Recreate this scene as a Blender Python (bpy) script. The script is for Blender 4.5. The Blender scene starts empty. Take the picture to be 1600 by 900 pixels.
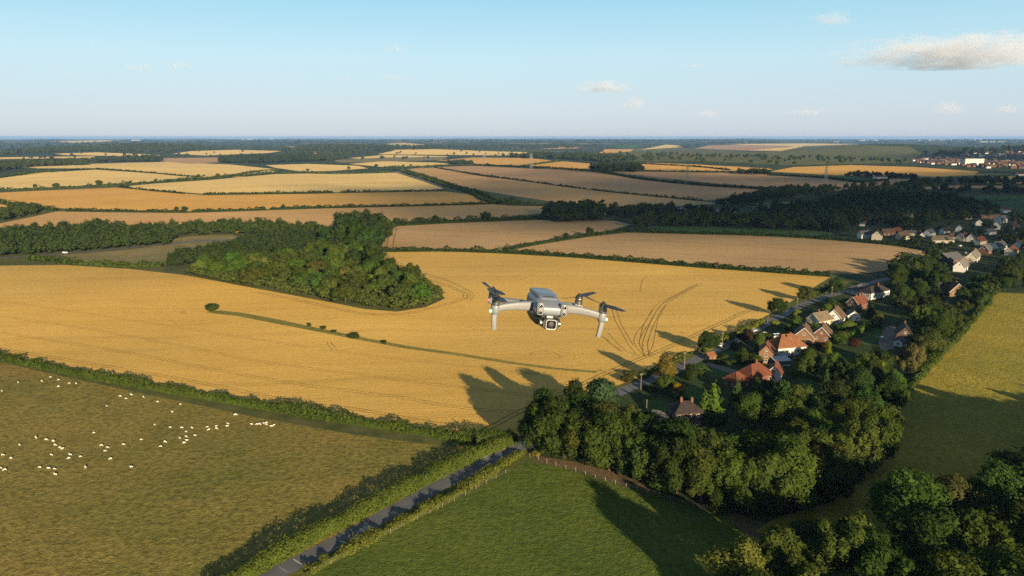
import bpy, bmesh, math, random
import numpy as np
from mathutils import Vector, Matrix
from mathutils.geometry import delaunay_2d_cdt

SC = bpy.context.scene
COL = SC.collection
random.seed(7)
RNG = np.random.default_rng(11)
R = math.radians

# ------------------------------------------------------------------ camera
PITCH = R(11.68); FPX = 1142.0; CAM_H = 100.0
cd = bpy.data.cameras.new('camera'); cam = bpy.data.objects.new('camera', cd); COL.objects.link(cam)
cd.sensor_width = 36.0; cd.lens = 36.0 * FPX / 1600.0
cd.clip_start = 0.05; cd.clip_end = 120000.0
cam.location = (0, 0, CAM_H); cam.rotation_euler = (math.pi / 2 - PITCH, 0, 0)
SC.camera = cam

# ------------------------------------------------------------------ sky, sun, exposure
SUN_EL, SUN_AZ = R(13.5), R(156.0)          # azimuth from +Y towards +X: low sun behind the camera, to the right
w = bpy.data.worlds.new('World'); SC.world = w; w.use_nodes = True
wn, wl = w.node_tree.nodes, w.node_tree.links
wn.clear()
sky = wn.new('ShaderNodeTexSky'); sky.sky_type = 'NISHITA'; sky.sun_disc = False
sky.sun_elevation = SUN_EL; sky.sun_rotation = SUN_AZ
sky.altitude = 100; sky.air_density = 1.0; sky.dust_density = 0.6; sky.ozone_density = 1.5
# the real evening air is whiter low down than the sky model: blend in colours by height above the horizon
tc = wn.new('ShaderNodeTexCoord'); sx = wn.new('ShaderNodeSeparateXYZ'); wl.new(tc.outputs['Generated'], sx.inputs[0])
rp = wn.new('ShaderNodeValToRGB'); el = rp.color_ramp.elements
stops = [(0.0, (0.45, 0.52, 0.62)), (0.035, (0.475, 0.565, 0.66)), (0.10, (0.44, 0.63, 0.72)), (0.20, (0.23, 0.535, 0.69)), (0.38, (0.155, 0.22, 0.29)), (1.0, (0.075, 0.11, 0.165))]  # upper stops lie out of view, dulled to set shade depth and tint
el[0].position, el[0].color = stops[0][0], (*stops[0][1], 1); el[1].position, el[1].color = stops[-1][0], (*stops[-1][1], 1)
for p_, c_ in stops[1:-1]: e_ = el.new(p_); e_.color = (*c_, 1)
wl.new(sx.outputs[2], rp.inputs[0])
up_ = wn.new('ShaderNodeVectorMath'); up_.operation = 'SCALE'; up_.inputs['Scale'].default_value = 8.0; wl.new(rp.outputs[0], up_.inputs[0])
tint = wn.new('ShaderNodeMix'); tint.data_type = 'RGBA'; tint.inputs[0].default_value = 0.85
wl.new(sky.outputs[0], tint.inputs[6]); wl.new(up_.outputs[0], tint.inputs[7])
bg = wn.new('ShaderNodeBackground'); bg.inputs[1].default_value = 0.066
wo = wn.new('ShaderNodeOutputWorld')
wl.new(tint.outputs[2], bg.inputs[0]); wl.new(bg.outputs[0], wo.inputs[0])
sd = bpy.data.lights.new('sun', 'SUN'); sun = bpy.data.objects.new('sun', sd); COL.objects.link(sun)
sd.energy = 5.0; sd.angle = R(0.5); sd.color = (1.0, 0.79, 0.50)
to_sun = Vector((math.sin(SUN_AZ) * math.cos(SUN_EL), math.cos(SUN_AZ) * math.cos(SUN_EL), math.sin(SUN_EL)))
sun.rotation_euler = to_sun.to_track_quat('Z', 'Y').to_euler()
SC.view_settings.view_transform = 'Standard'; SC.view_settings.look = 'None'
SC.view_settings.gamma = 1.0; SC.view_settings.use_curve_mapping = False
SC.view_settings.exposure = 1.25
cy = SC.cycles
cy.max_bounces = 6; cy.diffuse_bounces = 2; cy.glossy_bounces = 2; cy.transmission_bounces = 3
cy.volume_bounces = 1; cy.transparent_max_bounces = 6; cy.use_denoising = False
cy.sample_clamp_indirect = 1.5; cy.caustics_reflective = False; cy.caustics_refractive = False

# ------------------------------------------------------------------ helpers
def tag(o, label=None, cat=None, group=None, kind=None):
    for k, v in (('label', label), ('category', cat), ('group', group), ('kind', kind)):
        if v: o[k] = v
    return o

def link(name, data, parent=None, loc=None, rz=None):
    o = bpy.data.objects.new(name, data); COL.objects.link(o)
    if parent is not None: o.parent = parent
    if loc is not None: o.location = loc
    if rz is not None: o.rotation_euler = (0, 0, rz)
    return o

def empty(name, loc=(0, 0, 0), rz=0):
    o = link(name, None, None, loc, rz); o.empty_display_size = 0.5
    return o

def np_mesh(name, v, faces, mats=(), mat_idx=None, smooth=False):
    """faces: int array (n,3) or (n,4)"""
    v = np.asarray(v, np.float32); faces = np.asarray(faces, np.int32)
    me = bpy.data.meshes.new(name); k = faces.shape[1]; n = len(faces)
    me.vertices.add(len(v)); me.vertices.foreach_set('co', v.ravel())
    me.loops.add(n * k); me.loops.foreach_set('vertex_index', faces.ravel())
    me.polygons.add(n); me.polygons.foreach_set('loop_start', np.arange(0, n * k, k, dtype=np.int32))
    me.polygons.foreach_set('loop_total', np.full(n, k, np.int32))
    for m in mats: me.materials.append(m)
    if mat_idx is not None: me.polygons.foreach_set('material_index', np.asarray(mat_idx, np.int32))
    if smooth: me.polygons.foreach_set('use_smooth', np.ones(n, bool))
    me.update(calc_edges=True)
    return me

class MB:
    """collects boxes, tubes and loose polygons into one mesh"""
    def __init__(s): s.v = []; s.f = []; s.m = []
    def add(s, vs, fs, mi=0):
        b = len(s.v); s.v += [tuple(p) for p in vs]
        s.f += [tuple(b + i for i in f) for f in fs]; s.m += [mi] * len(fs); return s
    def box(s, x0, x1, y0, y1, z0, z1, mi=0):
        return s.add([(x0, y0, z0), (x1, y0, z0), (x1, y1, z0), (x0, y1, z0), (x0, y0, z1), (x1, y0, z1), (x1, y1, z1), (x0, y1, z1)],
                     [(3, 2, 1, 0), (4, 5, 6, 7), (0, 1, 5, 4), (1, 2, 6, 5), (2, 3, 7, 6), (3, 0, 4, 7)], mi)
    def tube(s, p, q, r0, r1=None, n=6, mi=0, caps=True):
        r1 = r0 if r1 is None else r1; p, q = Vector(p), Vector(q); d = (q - p)
        if d.length < 1e-9: return s
        a = d.orthogonal().normalized(); c = d.normalized().cross(a)
        vs = []
        for base, r in ((p, r0), (q, r1)):
            for i in range(n):
                t = 2 * math.pi * i / n; vs.append(base + a * (r * math.cos(t)) + c * (r * math.sin(t)))
        fs = [(i, (i + 1) % n, n + (i + 1) % n, n + i) for i in range(n)]
        if caps: fs += [tuple(range(n - 1, -1, -1)), tuple(range(n, 2 * n))]
        return s.add(vs, fs, mi)
    def lathe(s, prof, n=20, mi=0, axis='z', c=(0, 0, 0)):
        vs = []
        for r, z in prof:
            for i in range(n):
                t = 2 * math.pi * i / n; x, y = r * math.cos(t), r * math.sin(t)
                p = (x, y, z) if axis == 'z' else ((x, z, y) if axis == 'y' else (z, x, y))
                vs.append((p[0] + c[0], p[1] + c[1], p[2] + c[2]))
        fs = []
        for k in range(len(prof) - 1):
            for i in range(n):
                j = (i + 1) % n; f = (k * n + i, k * n + j, (k + 1) * n + j, (k + 1) * n + i)
                fs.append(f if axis == 'z' or axis == 'x' else f[::-1])
        return s.add(vs, fs, mi)
    def mesh(s, name, mats, smooth=False):
        me = bpy.data.meshes.new(name); me.from_pydata(s.v, [], s.f)
        for m in (mats if isinstance(mats, (list, tuple)) else [mats]): me.materials.append(m)
        me.polygons.foreach_set('material_index', np.array(s.m, np.int32))
        if smooth: me.polygons.foreach_set('use_smooth', np.ones(len(s.f), bool))
        me.update(); return me
    def build(s, name, mats, parent=None, smooth=False, loc=None, rz=None):
        return link(name, s.mesh(name, mats, smooth), parent, loc, rz)

def copy_tree(o, parent=None):
    c = o.copy(); COL.objects.link(c)
    if parent is not None: c.parent = parent; c.matrix_parent_inverse = o.matrix_parent_inverse.copy()
    for ch in o.children: copy_tree(ch, c)
    return c

# ------------------------------------------------------------------ terrain
def sstep(a, b, x):
    t = np.clip((x - a) / (b - a), 0, 1); return t * t * (3 - 2 * t)

def gau(x, y, cx, cy_, sx, sy): return np.exp(-((x - cx) / sx) ** 2 - ((y - cy_) / sy) ** 2)

def terrain(x, y):
    x = np.asarray(x, float); y = np.asarray(y, float); d = np.hypot(x, y)
    z = 6.0 * gau(x, y, -230, 490, 190, 105) - 1.0 * gau(x, y, -330, 650, 300, 80)
    z = z + 0.7 * np.sin(x / 31 + 1.1) * np.sin(y / 37) * sstep(150, 260, d)
    far = sstep(620, 1100, d)
    z = z + far * (6.0 * np.sin(x / 260 + 0.6) * np.sin(y / 310 + 0.4) + 5.0 * np.sin((x + 0.5 * y) / 410 + 2.0))
    vf = sstep(2200, 4500, d)
    z = z + vf * (11 * np.sin(x / 900 + 1.0) * np.sin(y / 1300) + 9 * np.sin((x - 0.6 * y) / 1700))
    z = z + 42 * gau(x, y, 2450, 5000, 800, 560) + 26 * gau(x, y, 950, 4500, 520, 420) + 16 * gau(x, y, -300, 5600, 900, 500)
    z = z + 16 * gau(x, y, -1500, 5200, 900, 600)
    z = z + 30 * gau(x, y, -6000, 11500, 5000, 1500) + 22 * gau(x, y, 2000, 13000, 3500, 1500) + 15 * sstep(14000, 19000, d)
    return np.minimum(z, 60.0) - 60 * sstep(33000, 40000, d)

UPV = np.array([0, math.sin(PITCH), math.cos(PITCH)]); FWD = np.array([0, math.cos(PITCH), -math.sin(PITCH)])
_T = np.geomspace(60, 38000, 620)

def unproj(px, py):
    """ground points seen at photo pixels (1600 x 900)"""
    px = np.atleast_1d(np.asarray(px, float)); py = np.atleast_1d(np.asarray(py, float)); py = np.maximum(py, 216.0)
    d = np.stack([(px - 800) / FPX, 0 * px, 0 * px], 1) + ((450 - py) / FPX)[:, None] * UPV + FWD
    d /= np.linalg.norm(d, axis=1)[:, None]
    X = d[:, 0:1] * _T; Y = d[:, 1:2] * _T; Z = CAM_H + d[:, 2:3] * _T
    below = Z < terrain(X, Y)
    k = np.where(below.any(1), below.argmax(1), len(_T) - 1); k = np.maximum(k, 1)
    lo, hi = _T[k - 1], _T[k]
    for _ in range(18):
        m = (lo + hi) / 2
        b = CAM_H + d[:, 2] * m < terrain(d[:, 0] * m, d[:, 1] * m)
        hi = np.where(b, m, hi); lo = np.where(b, lo, m)
    return np.stack([d[:, 0] * hi, d[:, 1] * hi], 1)

def gp(px, py):
    p = unproj(px, py)[0]; return float(p[0]), float(p[1]), float(terrain(p[0], p[1]))

def dense_px(pts, closed, step=7.0):
    """rounds the digitised outline a little and returns ground points"""
    out = []; n = len(pts)
    for i in range(n if closed else n - 1):
        p0, p1 = pts[i], pts[(i + 1) % n]
        k = max(1, int(math.hypot(p1[0] - p0[0], (p1[1] - p0[1]) * 2.5) / step))
        for j in range(k): out.append((p0[0] + (p1[0] - p0[0]) * j / k, p0[1] + (p1[1] - p0[1]) * j / k))
    if not closed: out.append(pts[-1])
    a = np.array(out)
    return unproj(a[:, 0], a[:, 1])

def smooth_px(pts, n=4):
    """Catmull-Rom through the pixels"""
    P = [pts[0]] + list(pts) + [pts[-1]]; out = []
    for i in range(1, len(P) - 2):
        for j in range(n):
            t = j / n; q = []
            for c in (0, 1):
                a, b, cc, d = P[i - 1][c], P[i][c], P[i + 1][c], P[i + 2][c]
                q.append(0.5 * (2 * b + (cc - a) * t + (2 * a - 5 * b + 4 * cc - d) * t * t + (3 * b - a - 3 * cc + d) * t ** 3))
            out.append(tuple(q))
    out.append(tuple(pts[-1])); return out

def resample(g, step):
    seg = np.hypot(*np.diff(g, axis=0).T); s = np.concatenate([[0], np.cumsum(seg)])
    n = max(2, int(s[-1] / step) + 1); t = np.linspace(0, s[-1], n)
    return np.stack([np.interp(t, s, g[:, 0]), np.interp(t, s, g[:, 1])], 1)

def ribbon_poly(g, wd):
    t = np.gradient(g, axis=0); t /= np.linalg.norm(t, axis=1)[:, None] + 1e-9
    nrm = np.stack([-t[:, 1], t[:, 0]], 1)
    return np.concatenate([g + nrm * wd / 2, (g - nrm * wd / 2)[::-1]])

def pip(poly, x, y):
    r = np.zeros(len(x), bool)
    bb = (x >= poly[:, 0].min()) & (x <= poly[:, 0].max()) & (y >= poly[:, 1].min()) & (y <= poly[:, 1].max())
    idx = np.nonzero(bb)[0]
    if not len(idx): return r
    xx, yy = x[idx], y[idx]; c = np.zeros(len(idx), bool)
    x0, y0 = poly[:, 0], poly[:, 1]; x1, y1 = np.roll(x0, -1), np.roll(y0, -1)
    for a, b, e, f in zip(x0, y0, x1, y1):
        if b == f: continue
        h = ((b > yy) != (f > yy))
        c ^= h & (xx < (e - a) * (yy - b) / (f - b) + a)
    r[idx] = c; return r

# ------------------------------------------------------------------ materials
class N:
    def __init__(s, name):
        s.mat = bpy.data.materials.new(name); s.mat.use_nodes = True
        s.n, s.l = s.mat.node_tree.nodes, s.mat.node_tree.links; s.n.clear()
        s.out = s.n.new('ShaderNodeOutputMaterial')
    def put(s, sock, v):
        if v is None: return
        if hasattr(v, 'is_output'): s.l.new(v, sock)
        elif isinstance(v, (tuple, list)) and len(v) == 3 and sock.type == 'RGBA': sock.default_value = (*v, 1)
        else: sock.default_value = v
    def node(s, t, **kw):
        n = s.n.new(t)
        for k, v in kw.items(): setattr(n, k, v)
        return n
    def obj(s): return s.node('ShaderNodeTexCoord').outputs['Object']
    def pos(s): return s.node('ShaderNodeNewGeometry').outputs['Position']
    def mapping(s, vec, scale=(1, 1, 1), rz=0.0):
        m = s.node('ShaderNodeMapping'); s.put(m.inputs[0], vec); m.inputs['Scale'].default_value = scale; m.inputs['Rotation'].default_value = (0, 0, rz)
        return m.outputs[0]
    def noise(s, vec, scale, detail=4, rough=0.6, dist=0.0):
        m = s.node('ShaderNodeTexNoise'); s.put(m.inputs['Vector'], vec); m.inputs['Scale'].default_value = scale
        m.inputs['Detail'].default_value = detail; m.inputs['Roughness'].default_value = rough; m.inputs['Distortion'].default_value = dist
        return m.outputs['Fac']
    def ramp(s, fac, a, b, lo=0.35, hi=0.65):
        m = s.node('ShaderNodeMapRange'); s.put(m.inputs[0], fac); m.inputs[1].default_value = lo; m.inputs[2].default_value = hi
        m.inputs[3].default_value = a; m.inputs[4].default_value = b; return m.outputs[0]
    def mix(s, f, a, b, mode='MIX'):
        m = s.node('ShaderNodeMix', data_type='RGBA', blend_type=mode); s.put(m.inputs[0], f); s.put(m.inputs[6], a); s.put(m.inputs[7], b); return m.outputs[2]
    def math(s, op, a, b=0.0):
        m = s.node('ShaderNodeMath', operation=op); s.put(m.inputs[0], a); s.put(m.inputs[1], b); return m.outputs[0]
    def bump(s, h, strength=0.5, dist=0.3):
        m = s.node('ShaderNodeBump'); m.inputs['Strength'].default_value = strength; m.inputs['Distance'].default_value = dist; s.put(m.inputs['Height'], h); return m.outputs[0]
    def bsdf(s, col, rough=0.8, metal=0.0, spec=0.3, normal=None, **kw):
        b = s.node('ShaderNodeBsdfPrincipled'); s.put(b.inputs['Base Color'], col); s.put(b.inputs['Roughness'], rough)
        b.inputs['Metallic'].default_value = metal; b.inputs['Specular IOR Level'].default_value = spec
        if normal is not None: s.l.new(normal, b.inputs['Normal'])
        for k, v in kw.items(): s.put(b.inputs[k], v)
        s.l.new(b.outputs[0], s.out.inputs[0]); return b
    def objcol(s): return s.node('ShaderNodeObjectInfo').outputs['Color']

def plain(name, col, rough=0.7, metal=0.0, spec=0.35, var=0.12, scale=3.0):
    m = N(name); f = m.noise(m.obj(), scale, 3)
    m.bsdf(m.mix(m.ramp(f, 0, 1), tuple(c * (1 - var) for c in col), tuple(min(1, c * (1 + var)) for c in col)), rough, metal, spec)
    return m.mat

_WH = {}
def wheat(angle):
    k = round(math.degrees(angle) / 5) * 5
    if k in _WH: return _WH[k]
    m = N('ripe_wheat'); P = m.pos(); base = m.objcol()
    wob = m.noise(P, 0.012, 2)
    vm = m.node('ShaderNodeVectorMath', operation='MULTIPLY_ADD')
    m.l.new(m.mapping(P, (1, 1, 0), R(k)), vm.inputs[0]); vm.inputs[1].default_value = (1, 1, 1)
    cmb = m.node('ShaderNodeCombineXYZ'); m.put(cmb.inputs[1], m.math('MULTIPLY', wob, 26.0)); m.l.new(cmb.outputs[0], vm.inputs[2])
    V = vm.outputs[0]
    streak = m.noise(m.mapping(V, (0.004, 0.16, 1)), 1.0, 5, 0.62)
    rows = m.noise(m.mapping(V, (0.03, 1.1, 1)), 1.0, 4, 0.7)
    grain = m.noise(P, 0.9, 5, 0.75)
    patch = m.noise(P, 0.006, 5, 0.62)
    sep = m.node('ShaderNodeSeparateXYZ'); m.l.new(V, sep.inputs[0])
    tr = m.math('PINGPONG', sep.outputs[1], 12.0)
    tram = m.math('MULTIPLY', m.math('LESS_THAN', m.math('ABSOLUTE', m.math('SUBTRACT', tr, 1.1)), 0.26), m.ramp(m.noise(P, 0.03, 2), 0.0, 0.65))
    c = m.mix(m.ramp(patch, 0.0, 0.8, 0.36, 0.66), m.mix(1.0, base, (1.10, 1.14, 1.25), 'MULTIPLY'), m.mix(1.0, base, (0.80, 0.72, 0.55), 'MULTIPLY'))
    c = m.mix(m.ramp(streak, 0.0, 0.55, 0.4, 0.72), c, m.mix(1.0, base, (0.60, 0.62, 0.50), 'MULTIPLY'))
    c = m.mix(m.ramp(rows, 0.0, 0.35), c, m.mix(1.0, base, (0.66, 0.66, 0.58), 'MULTIPLY'))
    c = m.mix(m.ramp(grain, 0.0, 0.6), c, m.mix(1.0, base, (1.22, 1.16, 1.1), 'MULTIPLY'))
    c = m.mix(m.ramp(m.noise(m.mapping(V, (0.0016, 0.03, 1)), 1.0, 4, 0.6), 0.0, 0.5, 0.45, 0.7), c, m.mix(1.0, base, (0.80, 0.80, 0.62), 'MULTIPLY'))
    c = m.mix(tram, c, m.mix(1.0, base, (0.40, 0.46, 0.45), 'MULTIPLY'))
    h = m.math('ADD', m.math('MULTIPLY', grain, 0.9), m.math('MULTIPLY', rows, 0.6))
    m.bsdf(c, 0.9, 0, 0.12, m.bump(h, 0.7, 0.5)); _WH[k] = m.mat; return m.mat

def pasture(name, dry, green, amount=0.5, tuft=0.35, bump=0.8):
    m = N(name); P = m.pos()
    big = m.noise(P, 0.018, 4, 0.6); mid = m.noise(P, 0.085, 6, 0.7); tf = m.noise(P, 0.55, 4, 0.72); fine = m.noise(P, 2.2, 2)
    c = m.mix(m.ramp(big, amount - 0.5, amount + 0.5, 0.3, 0.7), dry, green)
    c = m.mix(m.ramp(mid, 0, 0.55, 0.42, 0.7), c, m.mix(1.0, c, (0.62, 0.66, 0.5), 'MULTIPLY'))
    c = m.mix(m.ramp(tf, 0, tuft * 1.6, 0.45, 0.72), c, m.mix(1.0, c, (0.5, 0.55, 0.42), 'MULTIPLY'))
    c = m.mix(m.ramp(tf, tuft, 0.0, 0.25, 0.45), c, m.mix(1.0, c, (1.5, 1.38, 1.1), 'MULTIPLY'))
    h = m.math('ADD', tf, m.math('MULTIPLY', fine, 0.35))
    m.bsdf(c, 0.95, 0, 0.1, m.bump(h, bump, 0.5)); return m.mat

def leafmat(name, trans=0.30, var=0.5):
    m = N(name); g = m.node('ShaderNodeNewGeometry'); base = m.objcol()
    rnd = g.outputs['Random Per Island']; cl = m.noise(g.outputs['Position'], 0.09, 2)
    c = m.mix(m.ramp(rnd, 0, var, 0, 1), base, m.mix(1.0, base, (1.8, 1.58, 0.95), 'MULTIPLY'))
    c = m.mix(m.ramp(cl, 0, 0.6, 0.38, 0.62), c, m.mix(1.0, c, (0.72, 0.80, 0.72), 'MULTIPLY'))
    d = m.node('ShaderNodeBsdfDiffuse'); m.put(d.inputs[0], c)
    t = m.node('ShaderNodeBsdfTranslucent'); m.put(t.inputs[0], m.mix(1.0, c, (1.2, 1.25, 0.6), 'MULTIPLY'))
    x = m.node('ShaderNodeMixShader'); x.inputs[0].default_value = trans
    m.l.new(d.outputs[0], x.inputs[1]); m.l.new(t.outputs[0], x.inputs[2]); m.l.new(x.outputs[0], m.out.inputs[0])
    return m.mat

LEAF = leafmat('leaves'); BARK = plain('bark', (0.09, 0.065, 0.045), 0.9, 0, 0.1, 0.3, 0.8)
def far_ground():
    m = N('far_countryside'); P = m.pos()
    warp = m.noise(P, 0.0012, 3); v = m.node('ShaderNodeTexVoronoi'); v.inputs['Scale'].default_value = 1.0; v.inputs['Randomness'].default_value = 0.9
    m.l.new(m.mapping(P, (0.0016, 0.0011, 0.0), 0.35), v.inputs['Vector'])
    sepc = m.node('ShaderNodeSeparateColor'); m.l.new(v.outputs['Color'], sepc.inputs[0])
    pick = sepc.outputs[0]
    wood = m.mix(m.ramp(m.noise(P, 0.02, 5, 0.7), 0, 1), (0.018, 0.032, 0.012), (0.045, 0.062, 0.022))
    field = m.mix(sepc.outputs[1], (0.30, 0.20, 0.09), (0.07, 0.10, 0.03))
    c = m.mix(m.math('GREATER_THAN', pick, 0.80), wood, field)
    c = m.mix(m.ramp(m.noise(P, 0.0009, 4, 0.65), 0, 1, 0.47, 0.53), c, wood)
    near = m.mix(m.ramp(m.noise(P, 0.12, 4), 0, 1), (0.050, 0.065, 0.018), (0.10, 0.10, 0.035))
    ln = m.node('ShaderNodeVectorMath', operation='LENGTH'); m.l.new(P, ln.inputs[0])
    c = m.mix(m.ramp(ln.outputs['Value'], 0, 1, 1500, 2200), near, c)
    m.bsdf(c, 0.95, 0, 0.1); return m.mat
GROUND = far_ground()
ROUGH = pasture('rough_pasture_grass', (0.265, 0.192, 0.055), (0.150, 0.150, 0.033), 0.45, 0.8, 1.3)
BANK = pasture('dry_bank_grass', (0.30, 0.23, 0.06), (0.13, 0.14, 0.03), 0.5, 0.6, 0.9)
MEADOW = pasture('meadow_grass', (0.122, 0.146, 0.026), (0.070, 0.108, 0.018), 0.55, 0.6, 1.4)
GOLDM = pasture('golden_meadow_grass', (0.36, 0.275, 0.042), (0.22, 0.205, 0.034), 0.5, 0.55, 1.5)
LAWN = pasture('lawn_grass', (0.055, 0.10, 0.022), (0.045, 0.085, 0.02), 0.5, 0.12, 0.4)
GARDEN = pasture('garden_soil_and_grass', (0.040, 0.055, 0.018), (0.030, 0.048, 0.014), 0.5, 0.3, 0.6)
VERGE = pasture('verge_grass', (0.14, 0.125, 0.036), (0.075, 0.095, 0.022), 0.5, 0.45, 0.9)
SCRUBG = pasture('dry_scrub_grass', (0.30, 0.23, 0.11), (0.17, 0.155, 0.06), 0.5, 0.4, 0.9)
DIRT = pasture('bare_earth', (0.16, 0.105, 0.06), (0.12, 0.09, 0.045), 0.5, 0.3, 0.7)
GREENF = pasture('green_field_grass', (0.055, 0.105, 0.025), (0.045, 0.09, 0.02), 0.5, 0.1, 0.4)
HILLG = pasture('hill_grass', (0.16, 0.145, 0.045), (0.075, 0.09, 0.028), 0.5, 0.3, 0.8)
def asphalt():
    m = N('asphalt'); P = m.pos(); a = m.noise(P, 0.25, 4, 0.6); b = m.noise(P, 6.0, 3)
    c = m.mix(m.ramp(a, 0, 1), (0.072, 0.076, 0.088), (0.11, 0.112, 0.12)); c = m.mix(m.ramp(b, 0, 0.35), c, (0.14, 0.14, 0.145))
    m.bsdf(c, 0.7, 0, 0.3, m.bump(b, 0.25, 0.02)); return m.mat
ASPH = asphalt()
WHITEP = plain('white_road_paint', (0.42, 0.42, 0.40), 0.7, 0, 0.3, 0.2, 2.0)
RUT = plain('crushed_crop', (0.19, 0.13, 0.04), 0.95, 0, 0.1, 0.25, 1.0)

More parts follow.
